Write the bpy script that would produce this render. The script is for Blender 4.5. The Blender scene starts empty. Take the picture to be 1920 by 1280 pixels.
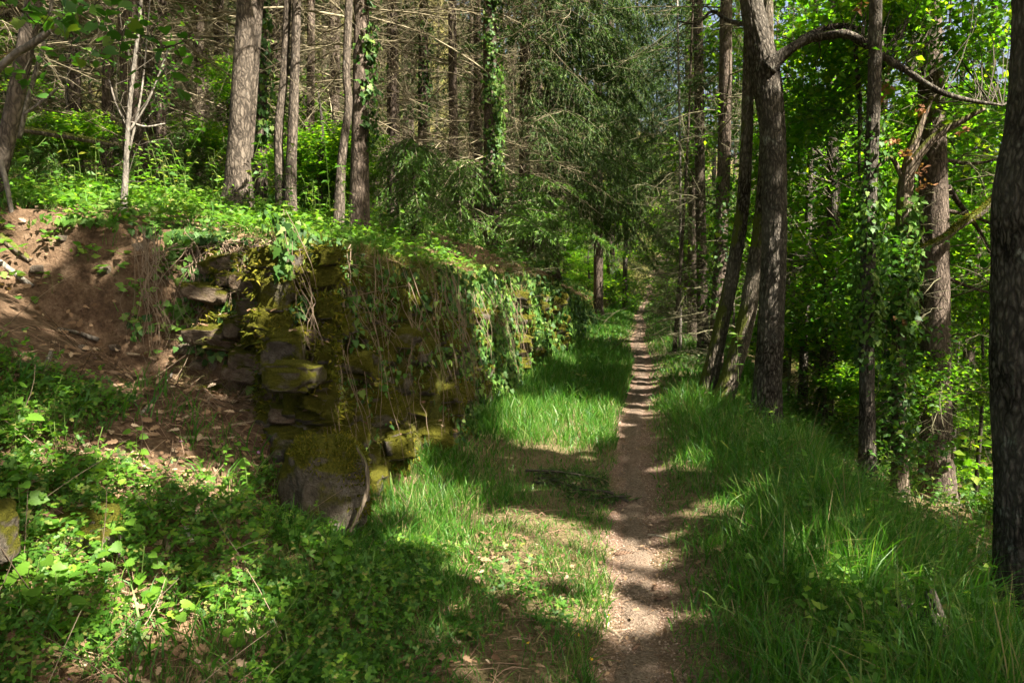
import bpy, math
import numpy as np
from mathutils import Vector

# ---------------------------------------------------------------- camera, sky, sun, exposure
SC = bpy.context.scene
COL = SC.collection
F_PX, CAM_Z, PITCH = 1387.0, 1.6, math.radians(5.0)
cam_d = bpy.data.cameras.new('camera'); cam = bpy.data.objects.new('camera', cam_d); COL.objects.link(cam)
cam_d.sensor_width = 36.0; cam_d.lens = 36.0 * F_PX / 1920.0; cam_d.clip_start = 0.05; cam_d.clip_end = 600
cam.location = (0, 0, CAM_Z); cam.rotation_euler = (math.pi / 2 - PITCH, 0, 0); SC.camera = cam

SUN_EL, SUN_AZ = math.radians(50), math.radians(127)
S = np.array([math.cos(SUN_EL) * math.sin(SUN_AZ), math.cos(SUN_EL) * math.cos(SUN_AZ), math.sin(SUN_EL)])
world = bpy.data.worlds.new('World'); SC.world = world; world.use_nodes = True
wn = world.node_tree.nodes; wl = world.node_tree.links
sky = wn.new('ShaderNodeTexSky'); sky.sky_type = 'NISHITA'; sky.sun_disc = False
sky.sun_elevation = SUN_EL; sky.sun_rotation = SUN_AZ; sky.air_density = 0.9; sky.dust_density = 9.0; sky.ozone_density = 0.4
wn['Background'].inputs[1].default_value = 0.064
wl.new(sky.outputs[0], wn['Background'].inputs[0])
sun_d = bpy.data.lights.new('sun', 'SUN'); sun = bpy.data.objects.new('sun', sun_d); COL.objects.link(sun)
sun_d.energy = 5.0; sun_d.angle = math.radians(0.53); sun_d.color = (1.0, 0.94, 0.83)
sun.rotation_euler = Vector(S).to_track_quat('Z', 'Y').to_euler(); sun.location = tuple(S * 60)
SC.view_settings.view_transform = 'Standard'; SC.view_settings.look = 'None'
SC.view_settings.exposure = 2.55; SC.view_settings.gamma = 1.0; SC.view_settings.use_curve_mapping = False
cy = SC.cycles
cy.max_bounces = 6; cy.diffuse_bounces = 3; cy.glossy_bounces = 1; cy.transmission_bounces = 5; cy.transparent_max_bounces = 4
cy.use_denoising = True; cy.use_adaptive_sampling = True; cy.adaptive_threshold = .02; cy.sample_clamp_indirect = 6.0; cy.caustics_reflective = False; cy.caustics_refractive = False

# ---------------------------------------------------------------- numpy helpers
RNG = np.random.default_rng(11)
U = lambda a, b, n=None: RNG.uniform(a, b, n)
def nrm(v): return v / (np.linalg.norm(v, axis=-1, keepdims=True) + 1e-9)
def hsh(ix, iy, iz, seed):
    n = (ix.astype(np.int64) * 374761393 + iy.astype(np.int64) * 668265263 + iz.astype(np.int64) * 2147483647 + seed * 1274126177) & 0xffffffff
    n = ((n ^ (n >> 13)) * 1274126177) & 0xffffffff
    n = ((n ^ (n >> 16)) * 2246822519) & 0xffffffff
    return ((n ^ (n >> 15)) & 0xffff) / 65535.0
def vn(x, y, z=0.0, seed=0):
    x, y, z = np.broadcast_arrays(np.asarray(x, float), np.asarray(y, float), np.asarray(z, float))
    i, j, k = np.floor(x), np.floor(y), np.floor(z)
    a, b, c = x - i, y - j, z - k
    a, b, c = a * a * (3 - 2 * a), b * b * (3 - 2 * b), c * c * (3 - 2 * c)
    r = 0
    for di in (0, 1):
        for dj in (0, 1):
            for dk in (0, 1):
                r = r + hsh(i + di, j + dj, k + dk, seed) * (a if di else 1 - a) * (b if dj else 1 - b) * (c if dk else 1 - c)
    return r
def fbm(x, y, z=0.0, oct=4, seed=0):
    r, amp, tot = 0, 1.0, 0
    for o in range(oct):
        r = r + amp * vn(np.asarray(x) * 2 ** o, np.asarray(y) * 2 ** o, np.asarray(z) * 2 ** o, seed + o * 17); tot += amp; amp *= .5
    return r / tot
def sstep(a, b, x):
    t = np.clip((x - a) / (b - a), 0, 1); return t * t * (3 - 2 * t)

# ---------------------------------------------------------------- objects and meshes
def tag(o, label=None, cat=None, group=None, kind=None):
    if label: o['label'] = label
    if cat: o['category'] = cat
    if group: o['group'] = group
    if kind: o['kind'] = kind
    return o
def empty(name, loc):
    o = bpy.data.objects.new(name, None); COL.objects.link(o); o.location = tuple(float(c) for c in loc); o.empty_display_size = .1
    return o
def mesh(name, V, Fs, mats, smooth=False, midx=None, col=None):
    me = bpy.data.meshes.new(name)
    V = np.asarray(V, np.float32).reshape(-1, 3)
    Fs = [np.asarray(f, np.int32) for f in (Fs if isinstance(Fs, list) else [Fs]) if len(f)]
    loops = np.concatenate([f.ravel() for f in Fs]); sizes = np.concatenate([np.full(len(f), f.shape[1], np.int32) for f in Fs])
    me.vertices.add(len(V)); me.vertices.foreach_set('co', V.ravel())
    me.loops.add(len(loops)); me.loops.foreach_set('vertex_index', loops)
    me.polygons.add(len(sizes)); me.polygons.foreach_set('loop_start', np.concatenate([[0], np.cumsum(sizes)[:-1]]).astype(np.int32))
    try: me.polygons.foreach_set('loop_total', sizes)
    except Exception: pass
    for m in (mats if isinstance(mats, (list, tuple)) else [mats]): me.materials.append(m)
    if midx is not None: me.polygons.foreach_set('material_index', np.asarray(midx, np.int32))
    if smooth: me.polygons.foreach_set('use_smooth', np.ones(len(sizes), bool))
    if col is not None:
        at = me.color_attributes.new('mask', 'FLOAT_COLOR', 'POINT')
        at.data.foreach_set('color', col.astype(np.float32).ravel())
    me.update(calc_edges=True)
    return me
def obj(name, me, parent=None, loc=None):
    o = bpy.data.objects.new(name, me); COL.objects.link(o)
    if parent is not None: o.parent = parent
    if loc is not None: o.location = tuple(float(c) for c in loc)
    return o
class MB:                                           # collects verts and faces
    def __init__(s): s.V, s.F, s.M, s.n = [], [], [], 0
    def add(s, V, F, m=0):
        V = np.asarray(V, float).reshape(-1, 3)
        for f in (F if isinstance(F, list) else [F]):
            if len(f): s.F.append(np.asarray(f) + s.n); s.M.append(np.full(len(f), m))
        s.V.append(V); s.n += len(V); return s
    def mesh(s, name, mats, smooth=False, off=None):
        V = np.concatenate(s.V)
        if off is not None: V = V - np.asarray(off)
        return mesh(name, V, s.F, mats, smooth, np.concatenate(s.M))
    def obj(s, name, mats, parent=None, smooth=False, loc=None, off=None):
        if not s.V: return None
        if off is None: off = loc
        return obj(name, s.mesh(name, mats, smooth, off), parent, loc)
def tubes(P, R, sides=3, cap=True):                 # P (B,K,3), R (B,K)
    P = np.asarray(P, float); R = np.asarray(R, float)
    if P.ndim == 2: P, R = P[None], R[None]
    B, K = P.shape[:2]
    T = nrm(np.gradient(P, axis=1))
    mean = nrm(P[:, -1] - P[:, 0] + 1e-6)
    ref = np.where(np.abs(mean[:, 2:3]) > .7, np.array([[1., 0.13, 0]]), np.array([[0, .11, 1.]]))[:, None]
    A = nrm(np.cross(T, np.broadcast_to(ref, T.shape))); Bn = np.cross(T, A)
    th = np.arange(sides) * 2 * math.pi / sides
    V = P[:, :, None] + R[:, :, None, None] * (A[:, :, None] * np.cos(th)[None, None, :, None] + Bn[:, :, None] * np.sin(th)[None, None, :, None])
    b = np.arange(B)[:, None, None] * K * sides; k = np.arange(K - 1)[None, :, None] * sides; i = np.arange(sides)[None, None]; j = (i + 1) % sides
    F = np.stack(np.broadcast_arrays(b + k + i, b + k + j, b + k + sides + j, b + k + sides + i), -1).reshape(-1, 4)
    Fs = [F]
    if cap:
        e = np.arange(B)[:, None] * K * sides
        Fs.append(e + (K - 1) * sides + np.arange(sides)[None]); Fs.append(e + np.arange(sides)[None, ::-1])
    return V.reshape(-1, 3), Fs
def inst(T, F, pos, d, n, L, W=None):               # merge copies of a template: dir d, normal n
    d = nrm(d); s = nrm(np.cross(n, d)); n = np.cross(d, s)
    L = np.asarray(L, float).reshape(-1, 1, 1) * np.ones((len(pos), 1, 1)); W = L if W is None else np.asarray(W, float).reshape(-1, 1, 1) * np.ones((len(pos), 1, 1))
    V = pos[:, None] + L * T[None, :, 0:1] * d[:, None] + W * T[None, :, 1:2] * s[:, None] + L * T[None, :, 2:3] * n[:, None]
    off = (np.arange(len(pos)) * len(T))[:, None, None]
    return V.reshape(-1, 3), [(np.asarray(f)[None] + off).reshape(-1, np.asarray(f).shape[1]) for f in (F if isinstance(F, list) else [F])]
def fan(out, c0=(.4, 0), fold=.25, droop=.18):      # leaf template from a half outline (a along, b side)
    half = np.array(out, float); o = np.concatenate([half, (half[1:-1] * [1, -1])[::-1]])
    T = np.concatenate([[[c0[0], c0[1], 0]], np.c_[o, np.zeros(len(o))]])
    T[:, 2] = fold * np.abs(T[:, 1]) - droop * T[:, 0] ** 2
    m = len(o); i = np.arange(m)
    return T, np.c_[np.zeros(m, int), 1 + i, 1 + (i + 1) % m]
DIAM = (np.array([[0, 0, 0], [.45, .36, .1], [1, 0, -.1], [.45, -.36, .1]]), np.array([[0, 2, 1], [0, 3, 2]]))
LEAF6 = fan([(0, 0), (.42, .29), (1, 0)])
OAK = fan([(0, 0), (.18, .1), (.3, .2), (.42, .13), (.55, .3), (.66, .18), (.82, .26), (1, 0)])
IVY = fan([(0, 0), (-.12, .22), (.1, .5), (.35, .3), (.5, .42), (.62, .2), (1, 0)], (.35, 0), .12, .12)
MUST = fan([(.02, 0), (-.12, .2), (-.02, .42), (.1, .4), (.16, .5), (.28, .44), (.36, .5), (.48, .38), (.56, .42), (.68, .27), (.76, .28), (.86, .12), (1, 0)], (.38, 0), .15, .2)
def join(parts):
    V, F, n = [], [], 0
    for v, f in parts: V.append(v); F.append(np.asarray(f) + n); n += len(v)
    return np.concatenate(V), np.concatenate(F)
def lobed(scale=1, ang=0, at=(0, 0)):
    T, F = fan([(0, 0), (.36, .3), (.5, .15), (.7, .3), (1.02, 0)], (.45, 0), .2, .1)
    c, s_ = math.cos(ang), math.sin(ang); T = T * scale
    return np.c_[T[:, 0] * c - T[:, 1] * s_ + at[0], T[:, 0] * s_ + T[:, 1] * c + at[1], T[:, 2]], F
HERB = join([lobed(.62, 0, (.38, 0)), lobed(.5, 1.15, (.34, .02)), lobed(.5, -1.15, (.34, -.02)), (np.array([[0, .012, 0], [0, -.012, 0], [.4, 0, .02]]), np.array([[0, 1, 2]]))])

def ico(sub):
    t = (1 + 5 ** .5) / 2
    V = nrm(np.array([(-1, t, 0), (1, t, 0), (-1, -t, 0), (1, -t, 0), (0, -1, t), (0, 1, t), (0, -1, -t), (0, 1, -t), (t, 0, -1), (t, 0, 1), (-t, 0, -1), (-t, 0, 1)], float))
    F = [(0, 11, 5), (0, 5, 1), (0, 1, 7), (0, 7, 10), (0, 10, 11), (1, 5, 9), (5, 11, 4), (11, 10, 2), (10, 7, 6), (7, 1, 8), (3, 9, 4), (3, 4, 2), (3, 2, 6), (3, 6, 8), (3, 8, 9), (4, 9, 5), (2, 4, 11), (6, 2, 10), (8, 6, 7), (9, 8, 1)]
    V = list(map(tuple, V))
    for _ in range(sub):
        mid, nf = {}, []
        def m(a, b):
            k = (min(a, b), max(a, b))
            if k not in mid:
                p = nrm(np.array(V[a]) + np.array(V[b])); V.append(tuple(p)); mid[k] = len(V) - 1
            return mid[k]
        for a, b, c in F:
            ab, bc, ca = m(a, b), m(b, c), m(c, a); nf += [(a, ab, ca), (b, bc, ab), (c, ca, bc), (ab, bc, ca)]
        F = nf
    return np.array(V), np.array(F)
ICO = {k: ico(k) for k in (0, 1, 2, 3, 4)}
def stone_mesh(name, sub, seed, mats, box=.6, rough=.22, scale=(1, 1, 1)):
    V, F = ICO[sub]; p = np.sign(V) * np.abs(V) ** box; p = p / np.abs(p).max()
    d = fbm(V[:, 0] * 1.3 + seed * 7, V[:, 1] * 1.3, V[:, 2] * 1.3, 4, seed)
    d2 = np.abs(fbm(V[:, 0] * 2.6 + seed * 3, V[:, 1] * 2.6, V[:, 2] * 2.6, 3, seed + 50) - .5)
    p = p * (1 + rough * 2 * (d - .5) - rough * .9 * (.2 - np.minimum(d2, .2)))[:, None]
    return mesh(name, p * np.array(scale), F, mats, True)

# ---------------------------------------------------------------- pixel rays (photograph coordinates) and terrain
FWD = np.array([0, math.cos(PITCH), -math.sin(PITCH)]); UP = np.array([0, math.sin(PITCH), math.cos(PITCH)])
def W(px, py, Y):
    d = np.array([1., 0, 0]) * ((px - 960) / F_PX) + UP * (-(py - 640) / F_PX) + FWD
    return np.array([0, 0, CAM_Z]) + d * (Y / d[1])
def xp(y): y = np.asarray(y, float); return .173 * y + .05 * np.sin(y * .55 + .6) * np.clip(y / 6, 0, 1) + .004 * np.clip(y - 32, 0, 100) ** 2 * .6
def wall_s(y): return np.interp(y, [0, 4.5, 5.8, 6.8, 8, 11, 14, 20, 90], [-1.95, -1.95, -1.95, -1.62, -1.7, -1.75, -1.5, -1.5, -1.6]) + .07 * np.sin(np.asarray(y) * 2.3)
def front_y(s): return np.interp(s, [-60, -20, -6, -4, -3.2, -2.6, -1.95], [0, 2, 4.1, 4.65, 5.0, 4.8, 4.4])
def wall_h(y): return np.interp(y, [0, 4.5, 5.5, 8, 13, 18, 26, 35, 60], [1.84, 1.84, 1.7, 1.47, 1.42, 1.07, .55, .35, .5])
def terrain(x, y, detail=True):
    x = np.asarray(x, float); y = np.asarray(y, float); s = x - xp(y)
    a, b = wall_s(y) - s, y - front_y(s)
    k = .25; h = np.clip(.5 + .5 * (b - a) / k, 0, 1); din = b * (1 - h) + a * h - k * h * (1 - h)      # distance onto the terrace
    hb = np.clip(.5 + .5 * (a - b) / .6, 0, 1)                                                          # 1 where the edge is the front one
    t = np.clip(-s - 1.3 - .25 * np.sin(y * 1.1) - .6 * sstep(3.3, 4.2, y) * sstep(-2.6, -2.0, s), 0, 50)
    z0 = np.where(y < 7, .5 * t * sstep(6.0, 4.2, y), 0) + .28 * np.exp(-np.abs(din) / .35) * sstep(5.6, 4.4, y) * sstep(-1.85, -2.1, s)
    z0 = np.minimum(z0, 1.9)
    z0 = z0 + .12 * np.exp(-np.abs(din) / .25) * sstep(4, 6, y)
    r = s - .95
    z0 = z0 - np.where(r > 0, .40 * r * sstep(0, 1.2, r), 0) * 1.0
    z0 = np.maximum(z0, -3.2 - .02 * s)
    z0 = z0 - .045 * np.exp(-(s / .26) ** 2) + .05 * np.exp(-((s - .62) / .3) ** 2)
    dd = np.clip(din, 0, 200)
    near = sstep(12, 5.0, y)
    rise = (.85 - .62 * near) * (1 - np.exp(-dd / 1.0)) + (.11 - .04 * near) * dd + np.where(dd > 5, np.minimum(.012 * (dd - 5) ** 2, .45 * (dd - 5)), 0)
    zt = wall_h(y) + .09 * np.clip(-s - 1.95, 0, 2) * near + rise
    bat = .30 + .25 * hb
    m = sstep(-.05, 1, din / bat)
    z = z0 * (1 - m) + zt * m
    far = np.clip(y - 42, 0, 200); z = z + np.minimum(.012 * far ** 2, .28 * far)
    farr = np.clip(s - 26, 0, 200); z = z + np.minimum(.02 * farr ** 2, .45 * farr)
    z = z + (.10 * (fbm(x * .5, y * .5, 0, 3, 3) - .5)) * np.clip(np.abs(s) - .4, 0, 1)
    if detail:
        off = np.clip(np.abs(s) / .5 - .5, 0.08, 1)
        z = z + .10 * (fbm(x * 3, y * 3, z * 2, 4, 5) - .5) * off * np.clip(12 / (np.abs(y) + 4), 0, 1)
    return z
def tnormal(x, y, e=.06):
    gx = (terrain(x + e, y, False) - terrain(x - e, y, False)) / (2 * e); gy = (terrain(x, y + e, False) - terrain(x, y - e, False)) / (2 * e)
    return nrm(np.stack([-gx, -gy, np.ones_like(gx)], -1))
def hit(px, py, ymax=60):
    ys = np.concatenate([np.arange(1.2, 12, .03), np.arange(12, ymax, .15)])
    d = W(px, py, 1.0) - np.array([0, 0, CAM_Z]); P = np.array([0, 0, CAM_Z]) + d[None] * ys[:, None]
    b = np.nonzero(P[:, 2] < terrain(P[:, 0], P[:, 1]))[0]
    return P[b[0]] if len(b) else P[-1]
def proj(P):                                        # world -> pixel (photograph)
    v = P - np.array([0, 0, CAM_Z]); dep = v @ FWD
    return 960 + F_PX * v[..., 0] / dep, 640 - F_PX * (v @ UP) / dep, dep
def on_ground(x, y, dz=0): return np.stack([x, y, terrain(x, y) + dz], -1)

# ---------------------------------------------------------------- materials
class NT:
    def __init__(s, name):
        s.m = bpy.data.materials.new(name); s.m.use_nodes = True; s.t = s.m.node_tree; s.t.nodes.clear()
        s.out = s.n('OutputMaterial')
    def n(s, typ, **kw):
        nd = s.t.nodes.new('ShaderNode' + typ)
        for k, v in kw.items():
            if k.startswith('i_'): s.put(nd.inputs[k[2:].replace('_', ' ')], v)
            else: setattr(nd, k, v)
        return nd
    def put(s, inp, v):
        if isinstance(v, bpy.types.NodeSocket): s.t.links.new(v, inp)
        elif isinstance(v, tuple) and len(v) == 3 and inp.type == 'RGBA': inp.default_value = (*v, 1)
        else: inp.default_value = v
    def noise(s, vec, scale, detail=4, rough=.6, dist=0):
        nd = s.n('TexNoise', i_Scale=scale, i_Detail=detail, i_Roughness=rough, i_Distortion=dist); s.put(nd.inputs['Vector'], vec); return nd.outputs['Fac']
    def vor(s, vec, scale, feature='F1', out='Distance'):
        nd = s.n('TexVoronoi', i_Scale=scale); nd.feature = feature; s.put(nd.inputs['Vector'], vec); return nd.outputs[out]
    def ramp(s, f, stops):
        nd = s.n('ValToRGB'); s.put(nd.inputs[0], f); el = nd.color_ramp.elements
        while len(el) < len(stops): el.new(.5)
        for e, (p, c) in zip(el, stops): e.position = p; e.color = (*c, 1) if isinstance(c, tuple) else (c, c, c, 1)
        return nd.outputs[0]
    def mix(s, f, a, b, typ='MIX'):
        nd = s.n('Mix'); nd.data_type = 'RGBA'; nd.blend_type = typ
        s.put(nd.inputs[0], f); s.put(nd.inputs[6], a); s.put(nd.inputs[7], b); return nd.outputs[2]
    def math(s, op, a, b=0.0):
        nd = s.n('Math', operation=op); s.put(nd.inputs[0], a); s.put(nd.inputs[1], b); return nd.outputs[0]
    def map(s, vec, scale):
        nd = s.n('Mapping'); s.put(nd.inputs[0], vec); nd.inputs['Scale'].default_value = scale; return nd.outputs[0]
    def bump(s, h, strength, dist=.01):
        nd = s.n('Bump', i_Strength=strength, i_Distance=dist); s.put(nd.inputs['Height'], h); return nd.outputs[0]
    def done(s, col, rough=.8, normal=None, spec=.2, transl=None, tcol=None):
        p = s.n('BsdfPrincipled'); s.put(p.inputs['Base Color'], col); s.put(p.inputs['Roughness'], rough); p.inputs['Specular IOR Level'].default_value = spec
        if normal is not None: s.put(p.inputs['Normal'], normal)
        sh = p.outputs[0]
        if transl:
            tr = s.n('BsdfTranslucent'); s.put(tr.inputs[0], tcol if tcol is not None else col)
            mx = s.n('MixShader'); mx.inputs[0].default_value = transl
            s.t.links.new(sh, mx.inputs[1]); s.t.links.new(tr.outputs[0], mx.inputs[2]); sh = mx.outputs[0]
        s.t.links.new(sh, s.out.inputs[0]); return s.m
def leaf_mat(name, c1, c2, c3=None, transl=.4, rough=.5, spec=.3, tk=1.7):
    t = NT(name); g = t.n('NewGeometry')
    rnd = g.outputs['Random Per Island']
    stops = [(0, c1), (.75, c2)] + ([(.97, c3)] if c3 else [])
    c = t.ramp(rnd, stops)
    tc = t.mix(1.0, c, (tk * .9, tk, tk * .4), 'MULTIPLY')
    return t.done(c, rough, None, spec, transl, tc)
def bark_mat(name, dark, mid, light, kx=14, kz=3, lichen=0.0, moss=0.0, lich_col=(.30, .33, .27), bump=.9):
    t = NT(name); co = t.n('TexCoord').outputs['Object']
    wob = t.n('TexNoise', i_Scale=9.0, i_Detail=3.0); t.put(wob.inputs['Vector'], co); wv = t.n('VectorMath', operation='MULTIPLY_ADD'); t.put(wv.inputs[0], wob.outputs['Color']); wv.inputs[1].default_value = (.07, .07, .10); t.put(wv.inputs[2], co); co2 = wv.outputs[0]
    v = t.map(co2, (kx, kx, kz)); f = t.noise(v, 1.0, 6, .68, .6); cr = t.vor(t.map(co2, (kx * 1.25, kx * 1.25, kz * 1.25)), 1.0, 'DISTANCE_TO_EDGE')
    h = t.math('ADD', t.math('MULTIPLY', f, .85), t.math('MULTIPLY', t.math('MINIMUM', t.math('MULTIPLY', cr, 3.2), 1.0), .34))
    c = t.ramp(h, [(.42, dark), (.66, mid), (.95, light)])
    c = t.mix(t.ramp(t.noise(co, 1.7, 3), [(.4, 0.0), (.7, .35)]), c, light)
    if lichen:
        lf = t.math('MULTIPLY', t.ramp(t.noise(co, 5.0, 7, .7), [(.66 - .1 * lichen, 0.0), (.76 - .1 * lichen, .75)]), t.ramp(h, [(.45, .15), (.7, 1.0)])); c = t.mix(lf, c, lich_col)
    if moss:
        nz = t.n('NewGeometry'); sx = t.n('SeparateXYZ'); t.put(sx.inputs[0], nz.outputs['Normal'])
        mf = t.math('ADD', t.noise(co, 2.5, 5), t.math('MULTIPLY', t.math('SUBTRACT', sx.outputs[2], t.math('MULTIPLY', sx.outputs[0], .12)), .55))
        c = t.mix(t.ramp(mf, [(.66 - .2 * moss, 0.0), (.74 - .2 * moss, .9)]), c, (.075, .085, .012))
    fine = t.noise(t.map(co, (kx * 6, kx * 6, kz * 7)), 1.0, 4)
    return t.done(c, .9, t.bump(t.math('ADD', h, t.math('MULTIPLY', fine, .35)), bump, .02), .1)
M = {}
M['oak'] = bark_mat('oak_bark', (.012, .010, .007), (.065, .053, .040), (.20, .175, .14), 26, 8, .6, .0)
M['oak_moss'] = bark_mat('mossy_oak_bark', (.016, .012, .008), (.085, .068, .048), (.25, .21, .16), 24, 7.0, .5, .45)
M['grey'] = bark_mat('grey_bark', (.025, .02, .015), (.095, .075, .056), (.19, .155, .12), 26, 8, .25, .0, (.3, .3, .26), .7)
M['fir'] = bark_mat('fir_bark', (.033, .025, .018), (.10, .075, .056), (.20, .155, .12), 22, 7, .2, .0)
M['fir_dark'] = bark_mat('dark_fir_bark', (.026, .02, .015), (.08, .06, .045), (.17, .13, .10), 20, 6, .2, .0)
M['pale'] = bark_mat('pale_bark', (.07, .06, .048), (.17, .145, .115), (.31, .28, .23), 24, 9, .3, .0, (.42, .42, .36), .4)
M['snag'] = bark_mat('snag_bark', (.03, .022, .014), (.13, .10, .07), (.33, .26, .18), 26, 2.4, .2, .25)
def plain(name, a, b, scale=30, rough=.85, spec=.1, kz=1, island=False, transl=None):
    t = NT(name); co = t.n('TexCoord').outputs['Object']
    f = t.n('NewGeometry').outputs['Random Per Island'] if island else t.noise(t.map(co, (1, 1, kz)), scale, 5)
    c = t.ramp(f, [(.05 if island else .3, a), (.95 if island else .7, b)])
    return t.done(c, rough, None if island else t.bump(t.noise(co, scale * 2, 4), .5, .01), spec, transl)
M['twig'] = plain('dead_twig', (.10, .08, .045), (.27, .23, .145), island=True)
M['twig_green'] = plain('lichened_twig', (.06, .055, .03), (.17, .155, .09), island=True)
M['branch'] = plain('branch_bark', (.03, .025, .018), (.10, .085, .06), 25)
M['root'] = plain('dry_root', (.07, .048, .03), (.27, .20, .135), island=True)
M['wood'] = plain('weathered_wood', (.16, .12, .08), (.42, .34, .25), 18, kz=.3)
M['stick'] = plain('dry_stick', (.13, .095, .06), (.36, .28, .19), 22)
M['needle'] = leaf_mat('fir_needles', (.022, .048, .012), (.055, .10, .02), (.09, .14, .03), .3, .6, .2)
M['needle_new'] = leaf_mat('fresh_fir_needles', (.04, .10, .015), (.09, .18, .025), (.13, .22, .03), .35, .5, .3)
M['oakleaf'] = leaf_mat('oak_leaves', (.036, .105, .008), (.092, .19, .010), (.18, .235, .015), .55, .5, .25, 2.3)
M['canopy'] = leaf_mat('canopy_leaves', (.03, .08, .010), (.06, .13, .014), None, .35)
M['hazel'] = leaf_mat('hazel_leaves', (.03, .09, .012), (.06, .15, .018), (.12, .18, .02), .45)
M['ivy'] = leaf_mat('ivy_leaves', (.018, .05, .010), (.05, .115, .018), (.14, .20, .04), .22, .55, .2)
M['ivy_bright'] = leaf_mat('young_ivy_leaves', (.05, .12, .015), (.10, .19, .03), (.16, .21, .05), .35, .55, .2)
M['grass'] = leaf_mat('grass_blades', (.027, .095, .011), (.066, .178, .016), (.15, .20, .05), .42, .45, .3, 1.8)
M['grass_dry'] = leaf_mat('dry_grass_blades', (.10, .115, .03), (.20, .18, .07), (.32, .25, .13), .3, .6, .2, 1.2)
M['herb'] = leaf_mat('herb_leaves', (.030, .085, .010), (.065, .155, .018), (.20, .19, .05), .40)
M['lime'] = leaf_mat('mustard_leaves', (.055, .145, .014), (.11, .22, .02), (.18, .26, .03), .45, .5, .3, 2.0)
M['stem'] = plain('green_stem', (.06, .10, .02), (.12, .17, .04), island=True)
M['litter'] = leaf_mat('fallen_leaves', (.10, .055, .028), (.26, .165, .095), (.40, .30, .20), .12, .8, .15, 1.1)
M['litter_needle'] = plain('fallen_needles', (.10, .055, .03), (.30, .20, .13), island=True)
M['gravel'] = plain('gravel', (.10, .065, .048), (.34, .25, .19), island=True)
M['moss'] = leaf_mat('moss', (.045, .052, .006), (.11, .11, .012), (.19, .15, .02), .25, .9, .05)
M['yellow'] = plain('buttercup_petal', (.75, .45, .01), (.85, .58, .02), 60, .4, .4)
M['pink'] = plain('cranesbill_petal', (.50, .20, .48), (.62, .30, .60), 60, .6, .2, transl=.3)
M['white'] = plain('white_petal', (.70, .70, .66), (.80, .80, .76), 60, .6, .2)
M['cone'] = plain('cone_scale', (.06, .035, .022), (.16, .10, .065), 40, island=True)
M['deadleaf'] = leaf_mat('hanging_dead_leaves', (.16, .075, .035), (.34, .17, .09), None, .3, .8, .1, 1.2)

def ground_mat():
    t = NT('forest_floor'); co = t.n('TexCoord').outputs['Object']
    at = t.n('VertexColor', layer_name='mask'); sp = t.n('SeparateColor'); t.put(sp.inputs[0], at.outputs[0])
    scar, verge, deep = sp.outputs[0], sp.outputs[1], sp.outputs[2]
    n1 = t.noise(co, 9, 8, .7); n2 = t.noise(co, 60, 4, .7); cell = t.vor(co, 26, 'F1', 'Color')
    cs = t.n('SeparateColor'); t.put(cs.inputs[0], cell)
    lit = t.mix(t.math('MULTIPLY', cs.outputs[0], .8), t.ramp(n1, [(.3, (.045, .028, .016)), (.7, (.13, .08, .045))]), (.20, .13, .075))
    soil = t.ramp(t.math('ADD', t.math('MULTIPLY', n1, .7), t.math('MULTIPLY', n2, .3)), [(.35, (.048, .030, .018)), (.5, (.115, .072, .042)), (.66, (.215, .148, .095))])
    gr = t.ramp(n2, [(.3, (.07, .055, .02)), (.7, (.20, .155, .085))])
    c = t.mix(scar, lit, soil); c = t.mix(verge, c, gr)
    pd = t.ramp(n2, [(.3, (.09, .055, .038)), (.55, (.19, .125, .088)), (.75, (.30, .215, .16))]); c = t.mix(deep, c, pd)
    mossc = t.ramp(t.noise(co, 24, 5, .7), [(.3, (.028, .032, .006)), (.7, (.095, .095, .018))]); c = t.mix(at.outputs[1], c, mossc)
    bw = t.math('ADD', t.math('ADD', t.math('MULTIPLY', t.noise(co, 14, 8, .75), 1.0), t.math('MULTIPLY', n2, .35)), t.math('MULTIPLY', t.vor(co, 38), .25))
    return t.done(c, .95, t.bump(bw, .9, .035), .08)
M['ground'] = ground_mat()
def path_mat():
    t = NT('path_dirt'); co = t.n('TexCoord').outputs['Object']
    n1 = t.noise(co, 2.2, 6, .65); n2 = t.noise(co, 70, 5, .75); v = t.vor(co, 95, 'F1', 'Color'); cs = t.n('SeparateColor'); t.put(cs.inputs[0], v)
    a = t.ramp(n2, [(.3, (.044, .029, .019)), (.55, (.115, .082, .056)), (.75, (.27, .205, .145))])
    b = t.mix(t.math('MULTIPLY', cs.outputs[0], .45), a, (.28, .215, .16)); c = t.mix(t.ramp(n1, [(.45, 0.0), (.7, .5)]), b, (.12, .075, .05))
    return t.done(c, .95, t.bump(t.math('ADD', n2, t.math('MULTIPLY', t.vor(co, 95), .6)), .9, .012), .08)
M['path'] = path_mat()
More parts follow.
